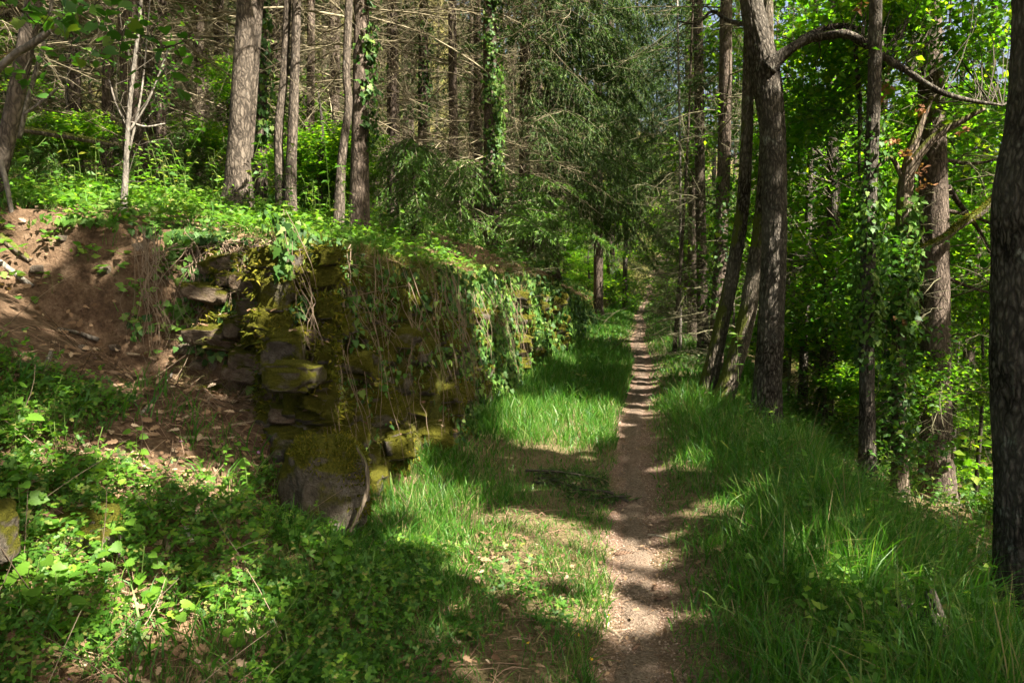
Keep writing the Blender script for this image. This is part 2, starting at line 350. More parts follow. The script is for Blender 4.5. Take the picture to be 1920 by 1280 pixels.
def rock_mat(name, cols, moss):
    t = NT(name); co = t.n('TexCoord').outputs['Object']; inf = t.n('ObjectInfo')
    n1 = t.noise(co, 2.6, 8, .7); n2 = t.noise(co, 14, 5, .7)
    c = t.ramp(t.math('ADD', t.math('MULTIPLY', n1, .7), t.math('MULTIPLY', n2, .3)), [(.40, cols[0]), (.5, cols[1]), (.62, cols[2])])
    c = t.mix(t.ramp(t.noise(co, 40, 4, .8), [(.42, .75), (.56, 0.0)]), c, cols[0])
    c = t.mix(t.math('MULTIPLY', inf.outputs['Random'], .5), c, (.13, .105, .075))
    if moss:
        g = t.n('NewGeometry'); sx = t.n('SeparateXYZ'); t.put(sx.inputs[0], g.outputs['Normal'])
        mf = t.math('ADD', t.noise(g.outputs['Position'], 3.0, 6, .6), t.math('MULTIPLY', sx.outputs[2], .22))
        mf = t.ramp(mf, [(.58 - moss * .2, 0.0), (.66 - moss * .2, 1.0)])
        mc = t.ramp(t.noise(co, 22, 5), [(.3, (.038, .042, .005)), (.7, (.11, .10, .012))]); c = t.mix(mf, c, mc)
    return t.done(c, .95, t.bump(t.math('ADD', n1, t.math('MULTIPLY', n2, .4)), .9, .06), .08)
M['rock'] = rock_mat('mossy_wall_stone', ((.05, .042, .034), (.13, .11, .09), (.27, .24, .20)), .95)
M['rock_dry'] = rock_mat('dry_wall_stone', ((.09, .06, .038), (.22, .155, .10), (.36, .29, .21)), .32)
M['slab'] = rock_mat('bare_stone', ((.10, .075, .052), (.22, .17, .125), (.36, .30, .23)), 0)
M['boulder'] = rock_mat('boulder_stone', ((.045, .036, .024), (.105, .088, .066), (.21, .19, .155)), .5)

# ---------------------------------------------------------------- ground and path
def spaced(segs):
    o = [segs[0][0]]
    for a, b, st0, st1 in segs:
        while o[-1] < b - 1e-6:
            f = (o[-1] - a) / (b - a); o.append(min(b, o[-1] + st0 + (st1 - st0) * f))
    return np.array(o)
sg = spaced([(-70, -4.6, 4, .12), (-4.6, -1.2, .035, .035), (-1.2, 2.2, .06, .06), (2.2, 70, .1, 5)])
yg = spaced([(-8, 1.4, 1, .1), (1.4, 6.5, .035, .04), (6.5, 20, .05, .25), (20, 110, .25, 4)])
SG, YG = np.meshgrid(sg, yg); XG = SG + xp(YG); ZG = terrain(XG, YG)
V = np.stack([XG, YG, ZG], -1)
# rough the steep faces sideways so the bank is not a smooth sheet
Nn = tnormal(XG.ravel(), YG.ravel(), .05).reshape(V.shape)
amp = sstep(.85, .4, Nn[..., 2]) * np.clip(10 / (np.abs(YG) + 3), 0, 1)
V = V + Nn * (amp * .22 * (fbm(XG * 4, YG * 4, ZG * 4, 4, 9) - .5))[..., None]
ny, ns = SG.shape; idx = np.arange(ny * ns).reshape(ny, ns)
Fq = np.stack([idx[:-1, :-1], idx[:-1, 1:], idx[1:, 1:], idx[1:, :-1]], -1).reshape(-1, 4)
fn = fbm(XG * 2, YG * 2, 0, 3, 21)
scar = sstep(-1.9, -2.5, SG + .6 * (fn - .5)) * sstep(3.3, 3.9, YG + .5 * (fn - .5)) * sstep(5.4, 5.1, YG) * sstep(-5.2, -4.2, SG)
verge = sstep(-1.9, -1.6, SG) * sstep(6, 2, SG)
dirt = sstep(.33, .10, np.abs(SG) + .5 * (fbm(XG * 4, YG * 4, 0, 3, 22) - .5))
mossy = np.maximum(sstep(.3, .7, fbm(XG * 2.2, YG * 2.2, ZG * 2.2, 3, 23) + .25) * sstep(.8, .5, Nn[..., 2]) * sstep(-2.6, -2.3, SG) * (SG < -1) * sstep(4.4, 4.9, YG), .8 * sstep(22, 32, YG) * sstep(.35, .6, np.abs(SG)))
mossy = np.maximum(mossy, .75 * sstep(4, 7, SG))
tag(obj('ground', mesh('ground', V.reshape(-1, 3), Fq, M['ground'], True, None, np.stack([scar, verge, dirt, mossy], -1).reshape(-1, 4))), kind='structure')
py_ = spaced([(-2, 8, .05, .05), (8, 20, .08, .15), (20, 46, .2, .4)]); pt = np.linspace(-1, 1, 13)
wL = .08 + .10 * fbm(py_ * 1.7, 0, 0, 4, 31); wR = .07 + .10 * fbm(py_ * 1.7, 5, 0, 4, 32)
Sp = np.where(pt[None] < 0, pt[None] * wL[:, None], pt[None] * wR[:, None]); Yp = np.repeat(py_[:, None], 13, 1); Xp = Sp + xp(Yp)
Zp = terrain(Xp, Yp) + .016 - .040 * np.abs(pt)[None] ** 2.2 + .05 * (fbm(Xp * 9, Yp * 9, 0, 3, 33) - .5) * np.clip(14 / (Yp + 6), 0, 1)
ny, ns = Xp.shape; idx = np.arange(ny * ns).reshape(ny, ns)
tag(obj('path', mesh('path', np.stack([Xp, Yp, Zp], -1).reshape(-1, 3), np.stack([idx[:-1, :-1], idx[:-1, 1:], idx[1:, 1:], idx[1:, :-1]], -1).reshape(-1, 4), M['path'], True)), kind='structure')

# ---------------------------------------------------------------- where the sun comes through the leaves
def gproj(P): return np.stack([P[..., 0] - P[..., 2] * S[0] / S[2], P[..., 1] - P[..., 2] * S[1] / S[2]], -1)
# gaps in the canopy: photograph pixel centre, half size, and depth for things that stand above the ground
GAPS = [(1150, 1060, 115, 46, 0), (930, 1015, 150, 60, 0), (1040, 1040, 120, 60, 0), (800, 955, 90, 55, 0), (1170, 1192, 70, 16, 0), (1240, 1012, 40, 5, 0),
        (110, 1075, 150, 85, 0), (230, 1120, 110, 60, 0), (430, 1165, 45, 45, 0), (350, 890, 100, 42, 0), (40, 840, 60, 60, 0),
        (410, 432, 45, 14, 0), (490, 438, 50, 18, 0), (565, 462, 40, 24, 0), (520, 500, 45, 22, 0), (560, 540, 30, 30, 0), (440, 480, 35, 14, 0), (480, 560, 25, 16, 0), (300, 400, 60, 5, 0), (440, 400, 60, 5, 0), (560, 412, 50, 6, 0), (160, 393, 50, 4, 0), (15, 560, 30, 40, 0), (60, 470, 22, 12, 0), (620, 560, 14, 60, 0), (420, 445, 70, 30, 4.6), (500, 460, 70, 40, 4.5), (565, 490, 55, 50, 4.42), (520, 540, 60, 40, 4.42), (440, 510, 55, 35, 4.55),
        (960, 620, 38, 110, 0), (1040, 650, 20, 70, 0), (890, 600, 16, 70, 0), (1040, 795, 120, 45, 0), (1010, 842, 80, 14, 0),
        (1190, 770, 45, 12, 0), (1195, 722, 30, 8, 0), (1195, 690, 30, 6, 0), (1200, 650, 30, 6, 0), (1150, 625, 60, 12, 0), (1260, 690, 60, 14, 0), (1250, 760, 60, 16, 0), (1205, 600, 40, 4, 0), (1280, 640, 50, 8, 0), (1230, 570, 40, 4, 0),
        (1200, 935, 40, 5, 0), (1560, 750, 80, 40, 0), (1340, 960, 14, 20, 0), (1300, 870, 30, 8, 0), (1500, 1075, 25, 8, 0), (1640, 1035, 12, 9, 0), (1690, 1190, 50, 24, 0), (1780, 940, 70, 16, 0), (1480, 1130, 40, 18, 0),
        (1385, 660, 40, 90, 9.2), (1430, 450, 15, 60, 9.2), (455, 60, 30, 60, 7.2), (450, 200, 30, 70, 7.2), (450, 320, 30, 30, 7.2), (545, 160, 30, 120, 7.8), (645, 300, 25, 90, 7.5), (240, 180, 40, 150, 5.8), (300, 230, 60, 60, 5.8),
        (1690, 420, 20, 110, 8), (1760, 250, 70, 50, 8), (1440, 80, 22, 60, 8.2), (1440, 230, 25, 60, 8.2), (1455, 400, 15, 60, 8.2), (1905, 600, 12, 40, 4.4), (1755, 400, 20, 70, 9), (1520, 450, 60, 110, 12), (1520, 80, 60, 60, 10), (1600, 150, 70, 70, 10), (1480, 330, 40, 60, 11), (1700, 560, 60, 60, 9),
        (1540, 400, 90, 120, 12.5), (1660, 100, 90, 80, 9), (1760, 60, 80, 50, 8.6), (1610, 290, 70, 90, 13), (1850, 430, 50, 80, 11), (1500, 230, 50, 70, 10.5), (1580, 560, 60, 70, 11.5), (1660, 450, 40, 80, 7.8), (1820, 620, 40, 80, 11), (1370, 200, 30, 120, 12), (1330, 480, 50, 60, 12), (1260, 150, 70, 90, 19), (1150, 120, 70, 60, 17), (1160, 420, 60, 50, 20), (700, 120, 60, 60, 12), (840, 150, 50, 80, 13), (560, 80, 40, 80, 11), (330, 120, 60, 100, 10), (130, 200, 70, 80, 10), (980, 250, 60, 120, 15), (1040, 480, 50, 30, 13),
        (780, 330, 60, 40, 9), (925, 330, 25, 90, 12.5), (925, 200, 25, 50, 12.5), (793, 80, 18, 80, 15), (793, 220, 20, 50, 15), (1100, 415, 70, 14, 11), (625, 150, 20, 120, 13), (375, 200, 14, 70, 14)]
_g = []
for px, py, rx, ry, Y in GAPS:
    q = (lambda a, b: W(a, b, Y)) if Y else hit
    c = gproj(q(px, py)); a = (gproj(q(px + rx, py)) - gproj(q(px - rx, py))) / 2; b = (gproj(q(px, py + ry)) - gproj(q(px, py - ry))) / 2
    A = np.array([a, b]).T
    if np.linalg.norm(a) < .06: A[:, 0] = np.array([.06, 0])
    if np.linalg.norm(b) < .06: A[:, 1] = np.array([0, .06])
    if np.linalg.norm(A[:, 0]) > 3: A[:, 0] *= 3 / np.linalg.norm(A[:, 0])
    if np.linalg.norm(A[:, 1]) > 3: A[:, 1] *= 3 / np.linalg.norm(A[:, 1])
    u, sv, vt = np.linalg.svd(A); sv = np.maximum(sv, .06) + np.clip(.35 * sv, .12, .17)
    _g.append((c, np.linalg.inv((u * sv) @ vt), (W(px, py, Y)[2] + ry * Y / F_PX + .35) if Y else hit(px, py)[2] + .5))
def sun_gap(P, grow=.0, noise=True):
    g = gproj(P); o = np.zeros(len(g), bool); wob = 1 + .35 * (fbm(g[:, 0] * 3, g[:, 1] * 3, 0, 2, 41) - .5)
    for c, Ai, zt in _g:
        r = (g - c) @ Ai.T; o |= ((r ** 2).sum(1) < (wob + grow) ** 2) & (P[:, 2] > zt)
    if not noise: return o
    s = g[:, 0] - xp(g[:, 1])
    thr = np.interp(s, [-30, -8, -3, -1.6, 1.4, 3.5, 6, 12], [.50, .52, .60, .80, .80, .66, .56, .52]) - np.interp(g[:, 1], [7, 14, 40], [0, .03, .07])
    thr = thr - .22 * sstep(7, 9, g[:, 1]) * sstep(20, 15, g[:, 1]) * sstep(-3.5, -1.8, s) * sstep(4.5, 2.5, s)
    nearf = sstep(7.5, 6.0, g[:, 1]) * sstep(-9, -6, s); thr = np.maximum(thr, .74 * nearf)
    o |= fbm(g[:, 0] * 1.5, g[:, 1] * 1.5, 0, 3, 43) > thr
    o |= (fbm(g[:, 0] * 2.3, g[:, 1] * 2.3, 0, 2, 47) > np.where(s < -.3, .70, .76)) & (nearf > .3)
    return o

# ---------------------------------------------------------------- retaining wall of stones along the bank
wall = empty('stone_wall', (xp(8.0) - 1.8, 8.0, 0))
tag(wall, 'tumbledown dry stone retaining wall, mossy and draped with ivy, left of the path', 'wall')
stone_v = [stone_mesh('stone', 3, k, M['rock'], .45, .5) for k in range(7)]
stone_d = [stone_mesh('stone', 3, k + 20, M['rock_dry'], .4, .55) for k in range(5)]
STONES = []
def put_stone(P, rz, sc, dry):
    me = (stone_d if dry else stone_v)[RNG.integers(5 if dry else 7)]
    o = obj('stone', me, wall); o.location = tuple(P - np.array(wall.location)); o.scale = sc; o.rotation_euler = (U(-.25, .25), U(-.25, .25), rz); STONES.append((me, P, rz, np.array(sc), dry))
def face_pt(y, z):                                  # a point of the long wall's face at height z
    f = np.clip(z / max(wall_h(y), .3), 0, 1); s = wall_s(y) - .02 - .27 * f ** 1.2
    return np.array([s + xp(y), y, z])
cnt = 0
y = 4.45
for row in range(9):
    y = 4.4 + U(0, .2)
    while y < 15 and cnt < 238:
        st = U(.2, .62) * (1 + max(0, y - 7) * .05); zc = .08 + row * .205 + U(-.06, .06)
        if zc < wall_h(y) - .16:
            P = face_pt(y + st / 2, zc); P[0] += U(-.15, .01); P[2] = min(P[2] + float(terrain(P[0] + .5, P[1], False)) * .5, float(wall_h(y)) - .13)
            put_stone(P, .17 + U(-.12, .12), (U(.12, .2), st * .6, U(.09, .14)), False); cnt += 1
        y += st * .97
for row in range(11):                               # the broken end that faces the camera
    s = -1.9
    while s > -2.8:
        st = U(.10, .27); zc = .72 + row * .098 + U(-.03, .03)
        if U(0, 1) < .8:
            x = s - st / 2 + xp(4.6); P = np.array([x, front_y(s - st / 2) + .09 + .36 * (zc - .72) / 1.1 + U(-.05, .07), zc])
            put_stone(P, U(-.35, .35), (st * .55, U(.08, .15), U(.045, .075)), s < -1.98 and U(0, 1) < .65)
        s -= st
# boulders and loose stones
def boulder(px, py, Y, r, mat, label, seed, name='boulder', box=.7, rough=.3, rz=0, z=None, sub=4, tilt=0):
    P = W(px, py, Y)
    if z is not None: P[2] = z
    o = obj(name, stone_mesh(name, sub, seed, mat, box, rough), None, P); o.scale = r; o.rotation_euler = (tilt, 0, rz)
    return tag(o, label, 'boulder' if name == 'boulder' else 'stone')
boulder(612, 915, 4.2, (.235, .22, .30), M['boulder'], 'big squarish boulder with a moss cap at the foot of the wall', 3, box=.55, rough=.35, rz=.3)
boulder(165, 1005, 3.0, (.15, .13, .10), M['boulder'], 'rounded grey boulder half sunk in the weedy bank at lower left', 5, box=.6, rough=.45)
boulder(-12, 1000, 2.5, (.07, .09, .10), M['boulder'], 'grey mossy boulder cut by the left edge of the picture', 8, box=.6, rough=.45)
boulder(225, 1135, 2.85, (.15, .11, .045), M['slab'], 'pale flat slab of rock among sunlit leaves at lower left', 9, box=.55, rough=.45, tilt=.5)
boulder(545, 705, 4.3, (.17, .15, .09), M['boulder'], 'grey lichen covered rock ledge low in the broken wall', 12, box=.5, rough=.5)
loose = [(405, 690, 4.2, .045), (428, 690, 4.15, .035), (372, 690, 4.25, .05), (195, 512, 4.72, .045), (215, 655, 4.2, .03), (118, 450, 4.8, .03), (350, 660, 4.3, .055), (395, 620, 4.45, .06), (500, 480, 4.62, .07), (262, 470, 4.75, .05), (70, 510, 4.5, .04), (175, 575, 4.5, .025), (155, 655, 4.2, .025)]
st_me = [stone_mesh('loose_stone', 2, 60 + k, M['slab'], .6, .3) for k in range(4)]
LOOSE = ['pale chunk of stone, larger of a pair on the litter below the broken wall', 'pale chunk of stone, smaller of a pair on the litter below the broken wall', 'brown stone left of the pale pair below the broken wall', 'pale flat stone on the bare earth below the left edge sticks', 'small stone in the lowest hollow of the bare earth scar', 'small reddish stone high on the bare earth scar', 'stone under the hanging roots at the scar foot', 'stone wedged beneath the broken wall end', 'brown stone poking from the sunlit top of the broken wall', 'round stone beside the top of the hanging roots', 'stone on the bare earth at the left picture edge', 'tiny stone in the middle of the bare earth scar', 'tiny stone at the foot of the bare earth scar']
for k, (px, py, Y, r) in enumerate(loose):
    P = hit(px, py); o = obj('loose_stone', st_me[k % 4], None, P + np.array([0, 0, r * .4])); o.scale = (r * 1.2, r, r * .75); o.rotation_euler = (0, 0, U(0, 6))
    tag(o, LOOSE[k], 'stone', 'loose stones on the bare bank')

# ---------------------------------------------------------------- trees
TREES = []
def smooth_line(P, R, n):
    P = np.asarray(P, float); R = np.asarray(R, float)
    for _ in range(2):                              # corner cutting keeps the ends
        a, b = P[:-1] * .75 + P[1:] * .25, P[:-1] * .25 + P[1:] * .75; ra, rb = R[:-1] * .75 + R[1:] * .25, R[:-1] * .25 + R[1:] * .75
        P = np.concatenate([P[:1], np.stack([a, b], 1).reshape(-1, 3), P[-1:]]); R = np.concatenate([R[:1], np.stack([ra, rb], 1).ravel(), R[-1:]])
    L = np.concatenate([[0], np.cumsum(np.linalg.norm(np.diff(P, axis=0), axis=1))]); t = np.linspace(0, L[-1], n)
    if n >= 90 and L[-1] > 9: m = int(n * .86); t = np.concatenate([np.linspace(0, 6.2, m, endpoint=False), np.linspace(6.2, L[-1], n - m)])   # rings closer together where the trunk is in view
    return np.stack([np.interp(t, L, P[:, i]) for i in range(3)], 1), np.interp(t, L, R), t
def limb(P, R, sides=10, n=20, rough=0.0, kz=2.0, kx=9, seed=0, flare=0.0):
    P, R, t = smooth_line(P, R, n)
    R = R * (1 + flare * np.exp(-t / .28))
    V, Fs = tubes(P, R, sides)
    if rough:
        V = V.reshape(n, sides, 3); d = V - P[:, None]; r = R[:, None]; u = nrm(d)
        th = np.arange(sides) * 2 * math.pi / sides
        c, s_ = np.cos(th)[None] * r * kx * 1.6, np.sin(th)[None] * r * kx * 1.6
        f = fbm(c + seed, s_, t[:, None] * kz, 4, seed); f2 = np.abs(fbm(c * 1.8 + 9, s_ * 1.8, t[:, None] * kz * .7, 3, seed + 5) - .5) * 2
        big = fbm(np.cos(th)[None] * 1.2 + seed, np.sin(th)[None] * 1.2, t[:, None] * .9, 2, seed + 8) - .5
        fl = flare * np.exp(-t / .22)[:, None] * ((np.sin(th * 3 + seed) + .6 * np.sin(th * 5 + 2 * seed))[None] * .38)
        V = P[:, None] + d * (1 + rough * (f - .5) + rough * .9 * (np.minimum(f2, .35) - .2) + .16 * big + fl)[..., None]
        V = V.reshape(-1, 3)
    return V, Fs
def tree(name, label, P, R, mat, group=None, sides=10, n=24, rough=0, height=15, seed=0, flare=.42, kz=2., kx=9., cat='tree', canopy=True):
    P = [np.asarray(p, float) for p in P]; R = [a * .82 for a in R]
    base = P[0].copy(); base[2] = terrain(base[0], base[1]); P[0] = base - np.array([0, 0, .12])
    d = nrm(P[-1] - P[-2]); top = base[2] + height
    if P[-1][2] < top - .5:
        k = 3; z0 = P[-1][2]; r0 = R[-1]; last = P[-1]
        for i in range(1, k + 1):
            f = i / k; dz = (top - z0) * f; sl = d[:2] / max(d[2], .3) * .7
            P.append(np.array([*(last[:2] + sl * dz * (1 - .35 * f)), z0 + dz])); R.append(r0 * (1 - f) + .02 * f)
    e = empty(name, base); tag(e, label, cat, group)
    V, Fs = limb(P, R, sides, n, rough, kz, kx, seed, flare)
    mb = MB().add(V, Fs); mb.obj('trunk', mat, e, True, None, base)
    t = dict(e=e, P=np.array(P), base=base, h=height, R=R)
    if canopy: TREES.append(t)
    return t
def part(t, name, mb, mats, smooth=False, kind=None):
    o = mb.obj(name, mats, t['e'], smooth, None, t['base'])
    if o and kind: o['kind'] = kind
    return o
def pt_line(pts, Y, dY=0): return [W(a, b, Y + dY * i) for i, (a, b) in enumerate(pts)]
def wr(w, Y): return [k * Y / F_PX / 2 for k in w]

# --- dead branch sets and needle boughs (shared meshes)
def dead_set(seed, z0, z1, nb, l0, l1, nsub=11, thick=1.0):
    r = np.random.default_rng(seed); mb = MB(); K = 7; t = np.linspace(0, 1, K)
    z = r.uniform(z0, z1, nb); az = r.uniform(0, 2 * math.pi, nb); L = r.uniform(l0, l1, nb); el = r.uniform(-.25, .45, nb); dr = r.uniform(-.05, .5, nb)
    bend = r.uniform(-.35, .35, nb)
    a2 = az[:, None] + bend[:, None] * t[None]
    P = np.stack([np.cos(a2) * L[:, None] * t, np.sin(a2) * L[:, None] * t, z[:, None] + L[:, None] * (el[:, None] * t - dr[:, None] * t ** 2)], -1)
    P[:, 1:-1] += r.normal(0, .02, (nb, K - 2, 3))
    R = (L[:, None] / 2 * .011 * (1 - .75 * t)[None] + .002) * thick
    V, F = tubes(P, R, 4); mb.add(V, F)
    def subs(P, m, lmin, lmax, rad, K2):
        B = len(P); ti = r.uniform(.12, .98, (B, m)); f = ti * (P.shape[1] - 1); i = np.clip(f.astype(int), 0, P.shape[1] - 2); w = (f - i)[..., None]
        bi = np.arange(B)[:, None]; A = P[bi, i] * (1 - w) + P[bi, i + 1] * w; T = nrm(P[bi, i + 1] - P[bi, i])
        dirs = nrm(T * r.uniform(.1, 1.0, (B, m, 1)) + r.normal(0, .7, (B, m, 3)) * np.array([1, 1, .55])).reshape(-1, 3)
        l = r.uniform(lmin, lmax, B * m); tt = np.linspace(0, 1, K2)
        cur = r.normal(0, .35, (B * m, 3)) + np.array([0, 0, -.15])
        Q = A.reshape(-1, 1, 3) + l[:, None, None] * (dirs[:, None] * tt[None, :, None] + cur[:, None] * (tt ** 2)[None, :, None])
        V, F = tubes(Q, rad * thick * (1 - .6 * tt)[None] * np.ones((B * m, 1)), 3, False); mb.add(V, F); return Q
    Q = subs(P, nsub, .25, .85, .0042, 5); subs(Q, 2, .1, .42, .0026, 3)
    return mb
DEAD = [dead_set(100 + k, .9, 8.5, 64, .8, 2.6).mesh('dead_branches', M['twig']) for k in range(3)]
DEAD_TH = [dead_set(130 + k, .7, 6.5, 52, .7, 2.0, 9).mesh('dead_branches', M['twig_green']) for k in range(2)]
def bough(r, L, hang=.5, dens=1.0, nl=.055, nw=.010, arc=.25):  # local: along +x; returns needle triangles and twigs
    nt = int(18 * L * dens); t = np.linspace(.08, 1, nt); ax = lambda q: np.stack([L * q, 0 * q, L * (arc * q - (arc + hang * .6) * q ** 2)], -1)
    A = ax(t); side = np.where(np.arange(nt) % 2, 1, -1); l = (L * .32 * (1 - t) + .12) * r.uniform(.6, 1.3, nt)
    d = nrm(np.stack([np.full(nt, .55), side * 1.0, r.uniform(-.9, -.1, nt) * hang * 1.6], -1))
    K = 4; tt = np.linspace(0, 1, K); Q = A[:, None] + l[:, None, None] * (d[:, None] * tt[None, :, None] + np.array([0, 0, -hang * .7]) * (tt ** 2)[None, :, None])
    q = np.linspace(0, 1, 14); main = ax(q)
    per = 23; f = r.uniform(0, 1, (nt, per)) * (K - 1); i = np.clip(f.astype(int), 0, K - 2); w = (f - i)[..., None]; b = np.arange(nt)[:, None]
    pos = (Q[b, i] * (1 - w) + Q[b, i + 1] * w).reshape(-1, 3); T = nrm(Q[b, i + 1] - Q[b, i]).reshape(-1, 3)
    dd = nrm(T * .9 + r.normal(0, .55, pos.shape) + np.array([0, 0, -.35 * hang])); n = nrm(r.normal(0, 1, pos.shape))
    return pos, dd, n, nl * r.uniform(.7, 1.5, len(pos)), nw, Q, main
NEEDLE = (np.array([[0, .5, 0], [0, -.5, 0], [1., 0, 0]]), np.array([[0, 1, 2]]))
def boughs(specs, seed, nl=.055, nw=.010):          # specs: origin, azimuth, length, hang, arc, tilt
    r = np.random.default_rng(seed); nd, tw = MB(), MB()
    for o, az, L, hang, arc, dens in specs:
        pos, d, n, l, w, Q, main = bough(r, L, hang, dens, nl, nw, arc)
        c, s_ = math.cos(az), math.sin(az); Rm = np.array([[c, s_, 0], [-s_, c, 0], [0, 0, 1]])
        V, F = inst(*NEEDLE, pos @ Rm + o, d @ Rm, n @ Rm, l, w); nd.add(V, F)
        V, F = tubes((main @ Rm + o)[None], (.012 * (1 - np.linspace(0, .8, len(main))))[None], 4); tw.add(V, F)
        V, F = tubes((Q @ Rm + o)[::2, ::3] if False else (Q @ Rm + o)[::2][:, [0, 2, 3]], np.full((len(Q[::2]), 3), .003), 3, False); tw.add(V, F)
    return nd, tw
def crown_set(seed, z0, z1, nb, rmax, dens=.5, nl=.085, nw=.021):
    r = np.random.default_rng(seed); z = np.sort(r.uniform(z0, z1, nb))
    sp = [(np.array([0, 0, a]), r.uniform(0, 6.28), rmax * (1 - .75 * (a - z0) / (z1 - z0)) * r.uniform(.7, 1.2), r.uniform(.3, .8), r.uniform(-.1, .35), dens) for a in z]
    nd, tw = boughs(sp, seed, nl, nw); return nd.mesh('crown', M['needle']), tw.mesh('branches', M['twig_green'])
CROWN_HI = [crown_set(200 + k, 4.5, 16, 44, 2.3) for k in range(3)]
CROWN_LO = [crown_set(220 + k, .6, 13, 60, 2.5) for k in range(2)]
def dress(t, dead=None, crown=None, dz=0, sc=1.0):
    for name, me in ((('dead_branches', dead),) if dead else ()) + ((('crown', crown[0]), ('branches', crown[1])) if crown else ()):
        o = obj(name, me, t['e']); o.rotation_euler = (0, 0, U(0, 6.28)); o.scale = (sc, sc, 1); o.location = (0, 0, dz)
        o['kind'] = 'stuff'

# --- broadleaf foliage
def nearest_on(t, C):                               # closest point of a trunk polyline, biased downwards
    P = np.concatenate([np.linspace(a, b, 12) for a, b in zip(t[:-1], t[1:])])
    d = np.linalg.norm((P[None] - C[:, None]) + np.array([0, 0, .35]), axis=-1); return P[d.argmin(1)]
def leaf_cloud(blobs, size, seed, tmpl=LEAF6, per=22, spread=.17, line=None, twig_r=.006, cull=False, flat=.45, mul=1.0):
    r = np.random.default_rng(seed); lf, tw = MB(), MB()
    for c, rad, n in blobs:
        c = np.asarray(c, float); rad = np.asarray(rad, float) * np.ones(3); m = max(2, int(n * mul / per))
        u = nrm(r.normal(0, 1, (m, 3))) * (r.uniform(.15, 1, (m, 1)) ** .45); C = c + u * rad
        C = C[fbm(C[:, 0] * 1.1, C[:, 1] * 1.1, C[:, 2] * 1.6, 2, seed) > .40]
        if not len(C): continue
        pos = np.repeat(C, per, 0) + r.normal(0, 1, (len(C) * per, 3)) * np.array([spread, spread, spread * .45])
        if cull:
            keep = ~sun_gap(pos, -.08, False); C = C[keep.reshape(-1, per).mean(1) > .5]; pos = pos[keep]
        if not len(pos) or not len(C): continue
        d = nrm(r.normal(0, 1, pos.shape) * np.array([1, 1, .45]) + np.array([0, 0, -.25])); n = nrm(r.normal(0, flat, pos.shape) + np.array([.1, 0, 1]))
        L = size * r.uniform(.6, 1.3, len(pos)); V, F = inst(*tmpl, pos, d, n, L); lf.add(V, F)
        if line is not None:
            Cm = C[r.random(len(C)) < .4]; A = nearest_on(line, Cm); K = 5; tt = np.linspace(0, 1, K)[None, :, None]
            mid = (A + Cm) / 2 + r.normal(0, .22, Cm.shape) + np.array([0, 0, .1])
            Q = A[:, None] * (1 - tt) ** 2 + 2 * mid[:, None] * tt * (1 - tt) + Cm[:, None] * tt ** 2
            ln = np.linalg.norm(Cm - A, axis=1)[:, None]
            V, F = tubes(Q, (twig_r * (.6 + ln * .5)) * (1 - .75 * np.linspace(0, 1, K))[None], 3, False); tw.add(V, F)
            pick = r.integers(0, len(C), len(C)); E = C[pick] + r.normal(0, spread * 1.2, (len(pick), 3))
            V, F = tubes(np.stack([C[pick], (C[pick] + E) / 2 + r.normal(0, .02, E.shape), E], 1), np.tile([[.003, .0025, .0015]], (len(pick), 1)), 3, False); tw.add(V, F)
    return lf, tw
def foliage(t, blobs, size, seed, mat='oakleaf', tmpl=LEAF6, **kw):
    lf, tw = leaf_cloud(blobs, size, seed, tmpl, line=t['P'], cull=True, **kw)
    part(t, 'crown', lf, M[mat], kind='stuff'); part(t, 'twigs', tw, M['branch'], kind='stuff')
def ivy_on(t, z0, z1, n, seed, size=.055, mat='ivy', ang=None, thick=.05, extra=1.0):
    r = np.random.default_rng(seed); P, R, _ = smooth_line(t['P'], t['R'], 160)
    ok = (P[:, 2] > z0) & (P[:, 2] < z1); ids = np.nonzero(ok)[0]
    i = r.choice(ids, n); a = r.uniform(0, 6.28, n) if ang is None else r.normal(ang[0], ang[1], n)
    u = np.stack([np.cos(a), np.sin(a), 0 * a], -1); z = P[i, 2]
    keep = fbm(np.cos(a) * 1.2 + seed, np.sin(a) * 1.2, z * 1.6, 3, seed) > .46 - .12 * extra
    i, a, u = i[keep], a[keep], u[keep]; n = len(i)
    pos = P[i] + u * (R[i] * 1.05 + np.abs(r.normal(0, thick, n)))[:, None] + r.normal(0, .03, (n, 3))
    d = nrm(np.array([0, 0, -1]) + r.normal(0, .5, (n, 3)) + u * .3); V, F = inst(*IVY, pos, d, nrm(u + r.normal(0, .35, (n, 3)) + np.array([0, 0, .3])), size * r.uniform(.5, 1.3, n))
    mb = MB().add(V, F); part(t, 'ivy', mb, M[mat], kind='stuff')

# --- the near trees on the right of the path
Y1 = 8.2
oak = tree('oak_tree', 'thick dark oak with rough lichen spotted bark that forks beside the path', pt_line([(1432, 830), (1437, 760), (1445, 620), (1452, 480), (1452, 330), (1447, 220), (1432, 120), (1418, 60), (1405, -20), (1385, -160)], Y1), wr([72, 62, 56, 54, 54, 54, 66, 52, 46, 42], Y1), M['oak'], sides=120, n=215, rough=.15, height=13, seed=3, kz=9, kx=24)
lim = MB()
L1 = pt_line([(1440, 130), (1472, 97), (1516, 72), (1560, 66), (1588, 62), (1628, 86), (1672, 118), (1700, 132), (1750, 168), (1800, 186), (1880, 198)], Y1 - .1, -.06); V, F_ = limb(L1, wr([34, 20, 16, 14, 15, 13, 14, 11, 10, 8, 4], Y1), 16, 90, .3, 7, 22, 7); part(oak, 'limb', MB().add(V, F_), M['oak'], True)
L2 = pt_line([(1500, 76), (1545, 52), (1585, 48), (1606, 53)], Y1 - .1); V, F_ = limb(L2, wr([14, 10, 10, 7], Y1), 12, 30, .25, 3, 20, 8); part(oak, 'limb', MB().add(V, F_), M['oak'], True)
